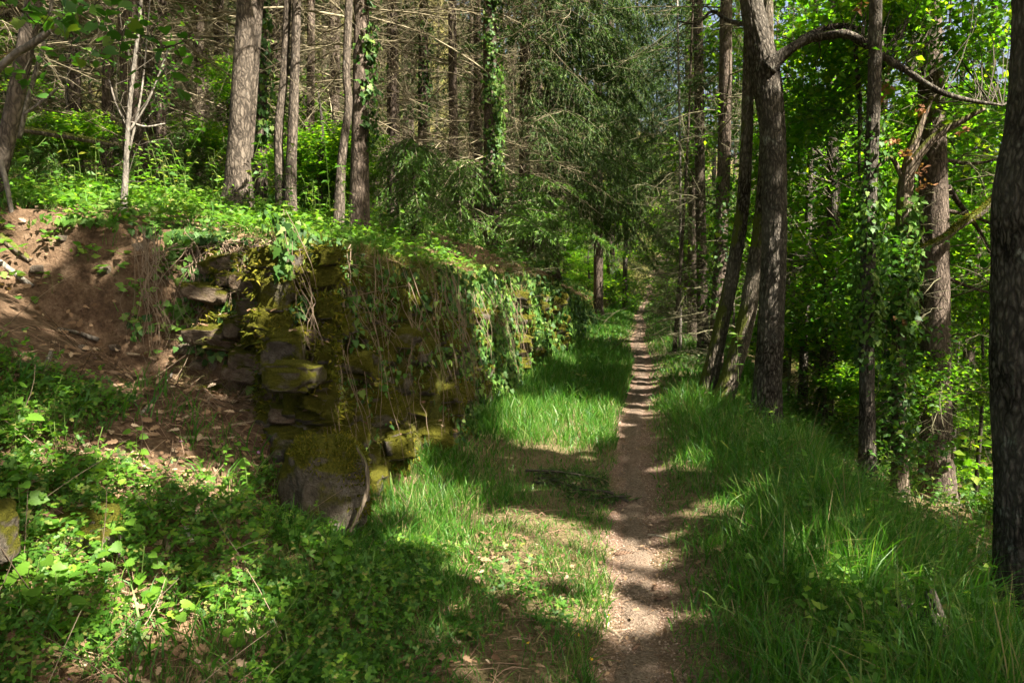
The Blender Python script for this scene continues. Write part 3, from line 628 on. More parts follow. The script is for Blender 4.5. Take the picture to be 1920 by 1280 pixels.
L3 = pt_line([(1425, 50), (1385, 45), (1360, 38), (1335, 15), (1310, 48), (1270, 40)], Y1, .1); V, F_ = limb(L3, wr([12, 9, 7, 6, 4, 3], Y1), 8, 24, .08, 3, 20, 9); part(oak, 'limb', MB().add(V, F_), M['oak'], True)
L4 = pt_line([(1604, 60), (1606, 130), (1614, 200), (1610, 290), (1612, 340)], Y1 + .2); V, F_ = limb(L4, wr([9, 10, 8, 6, 4], Y1), 8, 24, .08, 3, 20, 10); part(oak, 'limb', MB().add(V, F_), M['oak'], True)

oak['P'] = np.concatenate([np.array(L1[::-1]), np.array(oak['P'])[4:]]) if False else np.array(L1)
B = lambda px, py, Y, rx, ry, rz, n: (W(px, py, Y), (rx, ry, rz), n)
foliage(oak, [B(1540, 20, 8.6, .7, .8, .5, 1500), B(1650, 40, 8.8, .8, .8, .5, 1500), B(1760, 70, 8.6, .7, .7, .5, 1300), B(1830, 120, 8.2, .4, .6, .4, 500), B(1560, 140, 9.2, .6, .7, .4, 1000), B(1650, 190, 9.2, .5, .7, .35, 700), B(1750, 10, 8.4, .7, .7, .4, 900), B(1490, 10, 9.2, .5, .7, .6, 900), B(1800, 215, 8.8, .5, .5, .25, 350), B(1600, 100, 10.2, 1.2, .6, .7, 1100), B(1720, 130, 10.4, 1.0, .6, .5, 900), B(1690, -20, 9.6, 1.2, .8, .5, 1500), B(1550, 70, 8.1, .35, .25, .16, 260), B(1650, 110, 8.0, .4, .25, .16, 300), B(1740, 160, 7.9, .4, .25, .15, 280), B(1820, 185, 7.8, .3, .25, .13, 180)], .095, 301, tmpl=LEAF6, mul=1.35)
tA = tree('leaning_tree', 'darker left one of two leaning trunks beside the path', pt_line([(1318, 752), (1335, 690), (1358, 590), (1378, 490), (1394, 390), (1400, 260), (1404, 120), (1406, 0)], 9.3), wr([40, 34, 31, 30, 29, 26, 24, 22], 9.3), M['oak_moss'], sides=90, n=210, rough=.15, height=11, seed=5, kz=9, kx=26)
tB = tree('leaning_tree', 'sunlit mossy right one of two leaning trunks beside the path', pt_line([(1345, 768), (1372, 700), (1400, 600), (1416, 500), (1428, 420), (1436, 300), (1440, 150), (1438, 0)], 9.1), wr([46, 40, 38, 36, 34, 30, 28, 24], 9.1), M['oak_moss'], sides=90, n=210, rough=.15, height=11, seed=6, kz=9, kx=26)
foliage(tB, [B(1420, 610, 10.5, .3, .5, .3, 150), B(1490, 360, 10.6, .5, .6, .5, 900), B(1520, 470, 11.2, .55, .7, .5, 1200), B(1470, 220, 10.4, .4, .5, .5, 500)], .08, 303, tmpl=LEAF6, mul=1.4)
foliage(tA, [B(1385, 420, 10.8, .3, .5, .5, 350), B(1345, 520, 10.5, .25, .5, .25, 200), B(1370, 250, 11, .35, .5, .5, 300)], .07, 304)
big = tree('oak_tree', 'massive dark trunk with deep furrowed bark cut by the right edge', pt_line([(1948, 1150), (1942, 1000), (1936, 820), (1934, 640), (1938, 480), (1942, 360), (1962, 270), (1968, 180), (1972, 60), (1975, -80)], 4.35), wr([190, 166, 162, 162, 158, 168, 168, 158, 150, 146], 4.35), M['oak'], sides=150, n=220, rough=.10, height=12, seed=9, kz=8, kx=20)
ivyoak = tree('ivy_oak', 'dark upright trunk wrapped in ivy, nearest left of the pale broken snag', pt_line([(1628, 900), (1626, 760), (1624, 600), (1628, 450), (1634, 300), (1640, 150), (1642, 0)], 7.6), wr([40, 34, 32, 31, 30, 28, 26], 7.6), M['oak'], sides=80, n=180, rough=.14, height=12, seed=12, kz=8, kx=26)
ivy_on(ivyoak, .6, 3.2, 900, 401, .055, extra=.9); ivy_on(ivyoak, 1.0, 2.4, 600, 402, .05, 'ivy_bright', extra=.6)
foliage(ivyoak, [B(1600, 560, 7.9, .35, .45, .3, 450), B(1650, 480, 7.8, .3, .4, .35, 350), B(1580, 300, 8.4, .45, .6, .45, 700), B(1665, 700, 7.7, .4, .4, .25, 420), B(1560, 215, 8.8, .4, .5, .3, 500)], .085, 305, mat='hazel')
snag = tree('dead_snag', 'pale broken snag stripped of bark with two splayed dead limbs', pt_line([(1690, 900), (1686, 760), (1684, 640), (1690, 520), (1694, 400), (1700, 320), (1722, 240), (1748, 182)], 8.0), wr([34, 30, 30, 34, 34, 30, 16, 8], 8.0), M['snag'], sides=40, n=110, rough=.22, height=1.0, seed=14, kz=2, kx=26, canopy=False)
V, F_ = limb(pt_line([(1698, 330), (1722, 288), (1762, 248), (1800, 228), (1846, 204)], 8.0, -.06), wr([24, 18, 15, 12, 7], 8), 14, 34, .2, 3, 24, 15); part(snag, 'dead_limb', MB().add(V, F_), M['snag'], True)
V, F_ = limb(pt_line([(1752, 254), (1790, 240), (1820, 222)], 8.0), wr([7, 5, 3], 8), 6, 12); part(snag, 'dead_limb', MB().add(V, F_), M['snag'], True)
V, F_ = limb(pt_line([(1690, 330), (1672, 290), (1650, 305), (1636, 330)], 8.0), wr([10, 8, 6, 4], 8), 6, 16); part(snag, 'dead_limb', MB().add(V, F_), M['snag'], True)
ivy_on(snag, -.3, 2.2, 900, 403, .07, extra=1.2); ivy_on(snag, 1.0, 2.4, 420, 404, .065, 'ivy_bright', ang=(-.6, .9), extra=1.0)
foliage(snag, [B(1720, 600, 8.0, .35, .4, .35, 500), B(1660, 800, 7.9, .3, .35, .3, 350), B(1720, 860, 7.4, .4, .4, .2, 380)], .075, 306, mat='hazel')
lf, _ = leaf_cloud([(W(a, b, 7.9), (.04, .04, .05), 14) for a, b in [(1660, 170), (1735, 205), (1695, 285), (1672, 262), (1725, 320), (1728, 350), (1800, 250), (1640, 190), (1685, 600), (1620, 12)]], .08, 77, per=7, spread=.035, flat=2.0); part(snag, 'dead_leaves', lf, M['deadleaf'], kind='stuff')
fir1 = tree('fir_tree', 'broad reddish brown conifer trunk standing down the slope on the right', pt_line([(1757, 925), (1755, 820), (1754, 640), (1752, 480), (1750, 330), (1747, 200), (1742, 60)], 9.0), wr([76, 66, 62, 60, 58, 54, 50], 9.0), M['fir'], sides=56, n=150, rough=.05, height=16, seed=16, kz=6, kx=26)
o = obj('dead_branches', DEAD_TH[0], fir1['e']); o['kind'] = 'stuff'; o.rotation_euler = (0, 0, 1.0); o.scale = (.8, .8, .8)
mb = MB()
for pts, w in [([(1775, 395), (1815, 402), (1850, 415), (1900, 440)], [8, 7, 6, 4]), ([(1775, 520), (1820, 540), (1870, 552)], [7, 6, 4]), ([(1780, 640), (1740, 650), (1700, 640)], [6, 5, 3]), ([(1772, 300), (1830, 310), (1895, 290)], [8, 6, 4]), ([(1778, 350), (1800, 385), (1830, 420), (1860, 480)], [12, 10, 8, 6])]:
    V, F_ = limb(pt_line(pts, 9.0, .12), wr(w, 9), 6, 18, .05, 3, 20, 3); part(fir1, 'branch', MB().add(V, F_), M['fir_dark'], True)
mossb = empty('mossy_branch', W(1690, 480, 8.3)); tag(mossb, 'mossy broken branch slanting across in front of the reddish trunk', 'branch')
V, F_ = limb(pt_line([(1670, 492), (1720, 468), (1770, 448), (1800, 420), (1840, 398), (1862, 372)], 8.3, .06), wr([5, 12, 14, 17, 17, 12], 8.3), 14, 40, .35, 6, 18, 21); MB().add(V, F_).obj('branch', M['oak_moss'], mossb, True, None, np.array(mossb.location))
mf = MB(); r = np.random.default_rng(5); P, R, _ = smooth_line(pt_line([(1670, 492), (1720, 468), (1770, 448), (1800, 420), (1840, 398), (1862, 372)], 8.3, .06), wr([5, 12, 14, 17, 17, 12], 8.3), 200)
i = r.integers(0, 200, 2600); pos = P[i] + nrm(r.normal(0, 1, (2600, 3)) + np.array([0, -.3, .8])) * (R[i] * 1.0)[:, None]
V, F_ = inst(*NEEDLE, pos, nrm(r.normal(0, .6, (2600, 3)) + np.array([0, 0, .3])), r.normal(0, 1, (2600, 3)), .03, .012); mf.add(V, F_).obj('moss', M['moss'], mossb, False, None, np.array(mossb.location))
mossb.children[-1]['kind'] = 'stuff'
fir2 = tree('fir_tree', 'tall reddish conifer trunk directly behind the two leaning trunks', pt_line([(1338, 720), (1345, 600), (1352, 450), (1358, 300), (1360, 150), (1362, 0)], 12.0), wr([34, 31, 30, 29, 28, 26], 12), M['fir'], sides=24, n=60, rough=.06, height=17, seed=18)
dress(fir2, DEAD_TH[1]); ivy_on(fir2, 1.0, 3.2, 500, 405, .06, extra=.8)
fir3 = tree('fir_tree', 'slim dark conifer trunk left of the two leaning trunks, further back', pt_line([(1318, 690), (1316, 500), (1312, 300), (1310, 100), (1308, 0)], 15), wr([26, 24, 22, 21, 20], 15), M['fir_dark'], sides=16, n=40, rough=.05, height=17, seed=19); dress(fir3, DEAD_TH[0], CROWN_HI[1])
thin = tree('thin_tree', 'thin dark trunk in the gap right of the forked oak', pt_line([(1506, 730), (1508, 640), (1512, 520), (1516, 400)], 12), wr([22, 19, 17, 15], 12), M['oak'], sides=14, n=40, rough=.1, height=9, seed=20)
foliage(thin, [B(1540, 330, 12.5, .8, .8, .7, 1400), B(1580, 420, 13, .7, .8, .6, 1100), B(1620, 300, 14, .9, 1, .8, 1300), B(1500, 600, 12.5, .4, .5, .4, 400)], .095, 307, mul=1.5)
for k, (px, b, top, w, lab) in enumerate([(1276, 640, (1270, 0), 6, 'thin pale upright sapling at the right edge of the far path'), (1264, 615, (1288, 300), 8, 'short dark leaning sapling beside the far path'), (1480, 640, (1500, 300), 5, 'slender twiggy sapling just right of the forked oak')]):
    t = tree('sapling', lab, [W(px, b, 15 - k), W((px + top[0]) / 2 + 3, (b + top[1]) / 2, 15 - k), W(top[0], top[1], 15 - k)], wr([w + 2, w, w * .7], 15 - k), M['pale'] if k != 1 else M['fir_dark'], sides=8, n=20, height=7, seed=30 + k, canopy=False)
    o = obj('dead_branches', DEAD_TH[k % 2], t['e']); o.scale = (.45, .45, .6); o['kind'] = 'stuff'

# --- the near trees on the bank to the left
g1 = tree('grey_tree', 'thick sunlit grey brown trunk rising from the top of the bank', pt_line([(444, 395), (447, 330), (449, 260), (455, 150), (462, 50), (466, -30)], 7.2), wr([72, 52, 47, 45, 44, 43], 7.2), M['grey'], sides=72, n=220, rough=.05, height=15, seed=41, kz=9, kx=26)
mb = MB(); V, F_ = limb(pt_line([(468, 300), (474, 200), (482, 80), (490, -20)], 7.25), wr([12, 14, 13, 12], 7.2), 16, 50, .1, 4, 20, 42); part(g1, 'stem', mb.add(V, F_), M['grey'], True)
g2 = tree('slender_tree', 'left stem of a slender scarred pair behind the thick grey trunk', pt_line([(530, 362), (522, 300), (522, 230), (532, 160), (536, 80), (540, -20)], 7.8), wr([28, 20, 19, 18, 17, 16], 7.8), M['grey'], sides=28, n=90, rough=.14, height=11, seed=43, kz=5, kx=24)
g3 = tree('slender_tree', 'right stem of a slender scarred pair behind the thick grey trunk', pt_line([(540, 362), (546, 300), (550, 220), (553, 120), (556, 40), (556, -20)], 7.75), wr([30, 22, 21, 20, 19, 18], 7.8), M['grey'], sides=28, n=90, rough=.14, height=11, seed=44, kz=5, kx=24)
g4 = tree('slender_tree', 'crooked pale trunk close in front of a straight dark conifer', pt_line([(632, 395), (638, 320), (650, 230), (655, 190), (648, 150), (652, 60), (655, -20)], 7.5), wr([28, 20, 18, 18, 17, 17, 16], 7.5), M['grey'], sides=28, n=90, rough=.14, height=10, seed=45, kz=3, kx=24)
c1 = tree('fir_tree', 'straight brown conifer on the bank with ivy down its right side', pt_line([(672, 410), (675, 300), (676, 180), (677, 60), (678, -20)], 8.1), wr([48, 38, 36, 34, 33], 8.1), M['fir'], sides=36, n=90, rough=.05, height=16, seed=46, kz=5, kx=24)
ivy_on(c1, 3.0, 5.5, 700, 406, .06, ang=(-.1, .7)); o = obj('dead_branches', DEAD[0], c1['e']); o['kind'] = 'stuff'; o.rotation_euler = (0, 0, .3); o.scale = (.9, .9, 1); o.location = (0, 0, .8)
for k, (px, b, tp, w, Y, lab, iv) in enumerate([
        (790, 440, 795, 22, 15, 'sunlit conifer trunk with an ivy clad middle, left of the ivy column', 1), (922, 520, 918, 31, 13, 'conifer trunk wrapped in pale ivy at the edge of the bank above the path', 2),
        (625, 400, 628, 24, 12.5, 'reddish sunlit trunk seen between slender grey stems', 0), (487, 380, 488, 28, 9.5, 'dark ivy blackened trunk right behind the thick grey one', 1), (852, 470, 848, 20, 14, 'thin straight conifer between the two ivy clad trunks', 0),
        (982, 535, 985, 24, 15.5, 'dim conifer trunk just right of the ivy clad column', 0), (1035, 540, 1030, 26, 17, 'dark conifer behind the drooping boughs left of the path', 0), (374, 385, 376, 19, 13, 'narrow trunk lit in its middle, left of the thick grey trunk', 0),
        (198, 360, 205, 22, 11.5, 'dark trunk behind the pale leafy sapling', 0), (142, 350, 140, 24, 12, 'brown trunk above the fallen log, second from the left', 0), (300, 375, 305, 20, 12.5, 'dim brown trunk between the leafy sapling and the narrow lit trunk', 0), (580, 380, 584, 18, 12, 'slim dark trunk right of the slender pair', 0), (735, 430, 738, 16, 14, 'slim trunk behind the bright fir sapling', 0)]):
    t = tree('fir_tree', lab, [W(px, b, Y), W((px + tp) / 2, b / 2, Y), W(tp, -10, Y)], wr([w * 1.25, w, w * .92], Y), M['fir'] if k % 3 else M['fir_dark'], sides=20, n=50, rough=.06, height=17, seed=50 + k, kz=5, kx=22)
    dress(t, DEAD[k % 3], CROWN_HI[k % 3] if Y > 11 else None, U(-.3, .6)); t['px'] = px; t['Y'] = Y
    zt = t['base'][2]
    if iv == 1: ivy_on(t, zt + .8, zt + 4.2, 650, 420 + k, .07, ang=(-.9, .9))
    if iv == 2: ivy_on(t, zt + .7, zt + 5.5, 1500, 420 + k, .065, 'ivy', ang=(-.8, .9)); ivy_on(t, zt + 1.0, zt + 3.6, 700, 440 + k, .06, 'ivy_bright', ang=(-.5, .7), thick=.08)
# hazel clump at the far left and its overhanging branch
hz = tree('hazel_tree', 'leaning grey hazel stems at the top left corner with an overhanging leafy branch', pt_line([(-40, 420), (-5, 330), (18, 240), (40, 130), (62, 20), (75, -60)], 5.4), wr([50, 36, 34, 33, 32, 30], 5.4), M['grey'], sides=28, n=90, rough=.1, height=7, seed=71, kz=3, kx=22)
mb = MB()
for k, (pts, w, Y) in enumerate([([(-30, 160), (20, 105), (70, 78), (110, 40), (150, -10)], [12, 14, 13, 12, 10], 3.6), ([(5, 350), (22, 200), (34, 90), (48, 20), (55, -20)], [13, 10, 9, 9, 8], 5.6), ([(35, 260), (62, 150), (90, 60), (100, -20)], [10, 8, 7, 6], 5.8), ([(0, 300), (12, 340), (22, 400)], [10, 9, 8], 5.1), ([(45, 215), (80, 190), (110, 165)], [5, 5, 4], 5.0)]):
    V, F_ = limb(pt_line(pts, Y), wr(w, Y), 12, 40, .08, 3, 22, 80 + k); part(hz, 'stem', MB().add(V, F_), M['pale'], True)
lf, tw = leaf_cloud([(W(200, 40, 3.0), (.22, .25, .1), 24), (W(255, 85, 3.0), (.2, .2, .10), 24), (W(120, 15, 3.2), (.28, .25, .08), 40), (W(310, 130, 3.1), (.12, .2, .1), 14), (W(60, 60, 3.6), (.3, .3, .2), 44), (W(30, 5, 3.4), (.3, .3, .12), 44), (W(40, 130, 4.2), (.25, .3, .2), 30)], .05, 311, MUST, per=4, spread=.06, line=np.array(pt_line([(-30, 160), (20, 105), (70, 78), (110, 40), (150, -10)], 3.6)), twig_r=.0025, flat=.7)
part(hz, 'leaves', lf, M['hazel'], kind='stuff'); part(hz, 'twigs', tw, M['branch'], kind='stuff')
# pale leafy sapling on the bank top
sp = tree('sapling', 'pale thin sapling with small bright leaves at the top of the bank', pt_line([(228, 395), (236, 320), (240, 230), (248, 150), (258, 70), (266, -10)], 5.7), wr([16, 11, 10, 9, 8, 7], 5.7), M['pale'], sides=12, n=50, height=4.6, seed=75, canopy=False)
mb = MB()
for k, pts in enumerate([[(238, 300), (262, 200), (272, 120), (282, -10)], [(240, 250), (280, 190), (315, 95)], [(238, 225), (270, 240), (310, 232)], [(240, 240), (215, 190), (205, 150)]]):
    V, F_ = limb(pt_line(pts, 5.7, .05), wr([5, 4, 3] + [2] * (len(pts) - 3), 5.7), 6, 20, 0); part(sp, 'stem', MB().add(V, F_), M['pale'], True)
foliage(sp, [B(290, 60, 5.7, .3, .3, .2, 240), B(280, 170, 5.7, .25, .3, .2, 260), B(260, 240, 5.6, .3, .3, .12, 280), B(310, 140, 5.8, .25, .3, .15, 180), B(250, 120, 5.7, .2, .2, .3, 150), B(330, 190, 5.9, .2, .2, .1, 90)], .036, 312, mat='hazel', per=14, spread=.09)
# fallen log on the bank top
def log(name, pts, w, Y, mat, label, cat='log', sides=16, n=40, rough=.12, dY=0, kz=3, kx=20, seed=1):
    P = pt_line(pts, Y, dY) if Y else [hit(a, b) + np.array([0, 0, wr([ww], hit(a, b)[1])[0] * .7]) for (a, b), ww in zip(pts, w)]
    Yr = [p[1] for p in P]; R = [ww * yy / F_PX / 2 for ww, yy in zip(w, Yr)]
    V, F_ = limb(P, R, sides, n, rough, kz, kx, seed); o = MB().add(V, F_).obj(name, mat, None, True, P[0])
    return tag(o, label, cat)
log('fallen_log', [(45, 243), (110, 253), (165, 262), (212, 272)], [12, 13, 12, 9], 7.3, M['oak_moss'], 'fallen brown log propped behind the sapling on the bank top')

# --- hero conifer foliage: fresh fir sapling, drooping boughs over the path
fs = tree('fir_sapling', 'young fir with bright drooping green boughs on the bank top', [W(778, 440, 9.4), W(776, 360, 9.4), W(774, 262, 9.4)], wr([14, 11, 4], 9.4), M['fir_dark'], sides=8, n=20, height=1.2, seed=90, canopy=False)
r = np.random.default_rng(9); b0 = fs['base']; zt = W(774, 262, 9.4)[2]
spx = [(np.array([b0[0], b0[1], z]), a, (.75 - .3 * (z - b0[2]) / (zt - b0[2])) * r.uniform(.7, 1.2), r.uniform(.5, 1.0), .3, 1.5) for z, a in zip(r.uniform(b0[2] + .25, zt, 42), r.uniform(0, 6.28, 42))]
nd, tw = boughs(spx, 91, .042, .012); part(fs, 'crown', nd, M['needle_new'], kind='stuff'); part(fs, 'branches', tw, M['twig_green'], kind='stuff')
def hero_boughs(label, tx, Y, specs, mat, seed, width=26):
    t = next((k for k in TREES if k.get('px') == tx), None) if label is None else None
    if t is None:
        t = tree('fir_tree', label, [W(tx, 560, Y), W(tx, 250, Y), W(tx, -10, Y)], wr([width, width * .9, width * .8], Y), M['fir_dark'], sides=14, n=40, rough=.05, height=17, seed=seed)
    sp = []
    for py, L, az, hang, arc in specs:
        o = W(tx, py, Y); sp.append((o, az, L, hang, arc, .95))
    nd, tw = boughs(sp, seed, .08, .019); part(t, 'crown', nd, M[mat], kind='stuff'); part(t, 'branches', tw, M['twig_green'], kind='stuff'); return t
r = np.random.default_rng(33)
hero_boughs(None, 982, 15.5, [(p, r.uniform(1.8, 3.0), r.uniform(-1.5, .9), r.uniform(.5, 1.1), r.uniform(.1, .6)) for p in np.linspace(-80, 380, 42)], 'needle', 34)
hero_boughs(None, 1035, 17, [(p, r.uniform(1.8, 3.2), r.uniform(-1.5, .9), r.uniform(.5, 1.1), r.uniform(.1, .6)) for p in np.linspace(-80, 400, 42)], 'needle', 38)
hero_boughs('dark conifer with hanging curtains of needles at the bend of the path', 1145, 38.0, [(p, r.uniform(2.5, 4.5), r.uniform(-2.2, 1.2), r.uniform(.6, 1.1), r.uniform(0, .4)) for p in np.linspace(60, 560, 56)], 'needle', 35, 20)
hero_boughs('conifer with long drooping boughs to the right of the path above the sapling', 1300, 19.0, [(p, r.uniform(1.4, 2.8), r.uniform(1.5, 5.5), r.uniform(.5, 1.0), r.uniform(0, .4)) for p in np.linspace(-60, 420, 44)], 'needle', 36, 22)
hero_boughs('conifer leaning its long boughs over the far path from the left', 1122, 27, [(p, r.uniform(2.2, 3.8), r.uniform(-1.3, 1.2), r.uniform(.4, .9), r.uniform(.1, .5)) for p in np.linspace(-120, 330, 40)], 'needle', 39, 22)
hero_boughs('conifer leaning its long boughs over the far path from the right', 1292, 26, [(p, r.uniform(2.2, 3.8), r.uniform(1.9, 4.4), r.uniform(.4, .9), r.uniform(.1, .5)) for p in np.linspace(-120, 330, 40)], 'needle', 40, 22)
hero_boughs(None, 922, 13, [(p, r.uniform(1.2, 2.2), r.uniform(-1.2, .3), r.uniform(.2, .5), .15) for p in [330, 360, 385, 395, 405, 430]], 'needle_new', 37)

# --- background plantation (left and ahead) and valley trees (right)
taken = [t['base'][:2] for t in TREES]
def free(x, y, d): return all((x - a) ** 2 + (y - b) ** 2 > d * d for a, b in taken)
n_l = n_r = 0
for k in range(5200):
    y = 8.5 + 50 * RNG.random() ** 1.3; x = U(-.74 * y - 2, .74 * y + 2); s = x - float(xp(y))
    if s < -3.3 + (0 if y > 12 else -1.2) and n_l < 135:
        if s > -30 and free(x, y, 1.35 + .03 * y):
            taken.append((x, y)); n_l += 1; z = float(terrain(x, y)); w = U(.09, .15)
            t = tree('fir_tree', 'tall dim conifer trunk in the dense plantation behind the bank', [(x, y, z), (x + U(-.1, .1), y, z + 6), (x + U(-.25, .25), y, z + 12)], [w * 1.2, w, w * .7], M['fir'] if RNG.random() < .6 else M['fir_dark'], 'plantation conifers behind the bank', 10, 14, 0, U(15, 19), 0, .15)
            t['far'] = True
            dress(t, DEAD[RNG.integers(3)] if y < 27 else None, CROWN_HI[RNG.integers(3)] if y < 28 and (y < 13 or RNG.random() < .7) else CROWN_LO[RNG.integers(2)], U(-.5, 1.0), U(.8, 1.2))
    elif s > 3.6 and y > 12.5 and n_r < 34 and free(x, y, 2.6):
        taken.append((x, y)); n_r += 1; z = float(terrain(x, y)); w = U(.08, .16)
        t = tree('fir_tree', 'dim conifer among the valley trees to the right of the path', [(x, y, z), (x + U(-.2, .2), y, z + 6), (x + U(-.3, .3), y, z + 12)], [w * 1.2, w, w * .7], M['fir'], 'valley conifers right of the path', 10, 14, 0, U(14, 18), 0, .15)
        t['far'] = True
        dress(t, DEAD_TH[RNG.integers(2)], CROWN_HI[RNG.integers(3)] if RNG.random() < .6 else CROWN_LO[RNG.integers(2)], U(-.5, 1.0), U(.8, 1.1))
    if n_l >= 135 and n_r >= 34: break
for k in range(20):                                  # conifers closing the far end of the path
    y = 46 + U(0, 12); x = float(xp(46)) + (k - 9) * 1.25 + U(-.6, .6); z = float(terrain(x, y))
    t = tree('fir_tree', 'conifer closing the view at the far end of the path', [(x, y, z), (x, y, z + 6), (x, y, z + 12)], [.16, .13, .1], M['fir_dark'], 'conifers at the end of the path', 8, 10, 0, 21, 0, .1); t['far'] = True; dress(t, None, CROWN_LO[k % 2], 0, 1.2)
    for c in t['e'].children[1:]: c.scale = (1.2, 1.2, 1.5)
# broadleaf trees of the valley: three shapes shared between copies, the nearest ones with crowns of their own
def broadleaf(seed, off=None, rot=0, sc=1):
    r = np.random.default_rng(seed); blobs = [(np.array([r.uniform(-1.3, 1.3), r.uniform(-1.3, 1.3), r.uniform(.8, 8)]), (r.uniform(.7, 1.2), r.uniform(.7, 1.2), r.uniform(.4, .8)), 700) for _ in range(17)]
    line = np.array([(0, 0, -.1), (.1, 0, 3.), (-.1, .1, 6), (0, 0, 9)]); V, F_ = limb(line, [.13, .1, .07, .02], 10, 20, .06, 2, 15, seed % 7, .2)
    if off is not None: blobs = [(c + off, rd, n) for c, rd, n in blobs]; line2 = line + off
    lf, tw = leaf_cloud(blobs, .13, seed + 10, DIAM, per=24, spread=.22, line=line if off is None else line2, twig_r=.008, cull=off is not None)
    return lf.mesh('crown', M['oakleaf'], False, off), tw.mesh('twigs', M['branch'], False, off), MB().add(V, F_).mesh('trunk', M['oak'], True)
bl = [broadleaf(500 + k) for k in range(3)]
for k, (px, py, Y, h, lab, bl_) in enumerate([(1545, 700, 10.5, 2.6, 'bright understory bush right of the forked oak', [(1530, 480, 10.5, .5, .5, .5, 900), (1555, 580, 10.5, .5, .5, .4, 700), (1500, 370, 10.6, .4, .5, .4, 500)]), (1590, 760, 12.5, 3, 'sunlit understory bush on the slope behind the ivy trunk', [(1590, 380, 12.5, .8, .7, .7, 1200), (1600, 520, 12.5, .7, .7, .6, 900)]), (1830, 880, 10, 3, 'leafy bush between the reddish trunk and the massive trunk', [(1820, 560, 10, .5, .5, .6, 800), (1840, 720, 9.5, .45, .5, .5, 700), (1810, 440, 10.5, .5, .5, .4, 500)]), (1690, 800, 10.5, 2.2, 'bush behind the broken snag', [(1660, 600, 10.5, .5, .5, .5, 700), (1710, 480, 10.8, .5, .5, .5, 700), (1670, 720, 10, .45, .5, .35, 500)]), (1370, 690, 13, 2.2, 'small bush behind the leaning trunks', [(1350, 560, 13, .5, .6, .5, 600), (1390, 470, 13.2, .45, .5, .5, 500)])]):
    b_ = W(px, py, Y); x, y = b_[0], b_[1]; z = float(terrain(x, y))
    t = tree('bush', lab, [(x, y, z), (x + .05, y, z + h * .5), (x - .05, y, z + h * .9)], [.035, .028, .015], M['branch'], None, 8, 16, 0, h, k, .1, cat='bush', canopy=False)
    foliage(t, [B(*v) for v in bl_], .09, 560 + k, tmpl=LEAF6, per=18, spread=.16, mul=1.4)
spots = [(4.9, 11.5), (6.6, 12.4), (7.2, 9.8), (5.6, 16.5), (7.4, 20), (8.2, 15), (10.5, 17), (13, 20), (10, 24), (6.2, 26), (16, 25), (13, 30), (9, 33), (19, 31), (15, 36), (22, 38), (11, 40), (9.6, 46), (26, 44), (18, 46), (5.2, 34), (14.5, 42), (12.2, 14.2)]
for k, (x, y) in enumerate(spots):
    z = float(terrain(x, y)); e = empty('broadleaf_tree', (x, y, z)); own = k < 7
    if not own: e.rotation_euler = (0, 0, U(0, 6.28)); sc = U(.8, 1.25); e.scale = (sc, sc, sc)
    tag(e, 'leafy young broadleaf tree with bright green leaves in the valley on the right', 'tree', 'broadleaf trees in the valley')
    for nm, me in zip(('crown', 'twigs', 'trunk'), broadleaf(530 + k, np.array([x, y, z])) if own else bl[k % 3]):
        o = obj(nm, me, e)
        if nm != 'trunk': o['kind'] = 'stuff'

# low bushes: under the plantation, along the far path and on the bank
for k in range(46):
    if k < 22: y = U(24, 52); s_ = (1 if k % 2 else -1) * U(1.6, 6); lab, grp = 'low leafy bush along the far end of the path', 'bushes along the far path'
    elif k < 40: y = U(8.5, 18); s_ = U(-9, -2.6) - .12 * y; lab, grp = 'small leafy bush in the understorey between the plantation trunks', 'understorey bushes behind the bank'
    else: y = U(7.5, 13); s_ = U(2.2, 5.5); lab, grp = 'small leafy bush low on the right slope', 'bushes on the right slope'
    x = float(xp(y)) + s_
    if abs(x) > .74 * y: continue
    z = float(terrain(x, y)); e = empty('low_bush', (x, y, z - .05)); sc = U(.22, .42) * (1.3 if k < 22 else 1); e.scale = (sc * 1.2, sc * 1.2, sc * U(.5, .9)); e.rotation_euler = (0, 0, U(0, 6.28)); tag(e, lab, 'bush', grp)
    for nm, me in zip(('crown', 'twigs', 'stem'), bl[k % 3]):
        o = obj(nm, me, e)
        if nm != 'stem': o['kind'] = 'stuff'
for k, (px, Y) in enumerate([(590, 11), (350, 11.5), (860, 12.5), (1000, 14), (100, 9.5)]):       # young firs among the trunks
    b_ = W(px, 400, Y); z = float(terrain(b_[0], b_[1])); e = empty('fir_sapling', (b_[0], b_[1], z)); sc = U(.7, 1.1); e.scale = (sc, sc, sc); e.rotation_euler = (0, 0, U(0, 6)); tag(e, ['young fir behind the slender pair of stems', 'young fir left of the thick grey trunk', 'young fir between the bright sapling and the ivy clad column', 'young fir at the bank edge right of the ivy clad column', 'young fir behind the fallen log at far left'][k], 'tree', 'young firs among the trunks')
    for c in fs['e'].children:
        o = c.copy(); COL.objects.link(o); o.parent = e
# --- off-frame trees on the right whose crowns shade the path
for k, (x, y) in enumerate([(5.8, 2.2), (7.2, 4.4), (9.6, 3.0), (9.5, 7.5), (3.0, -2.6), (7.0, -1.2), (11.5, 5.5), (12.5, 9.5), (10.5, 10.0), (5.0, -4.2), (-1.5, -2.5), (1.6, -4.6)]):
    z = float(terrain(x, y)); t = tree('oak_tree', 'tall oak standing outside the picture, its crown shading the path', [(x, y, z), (x + U(-.2, .2), y, z + 5), (x + U(-.4, .4), y, z + 10)], [.2, .16, .1], M['oak'], 'shade trees beside the picture', 12, 20, .05, 15, k, .2)
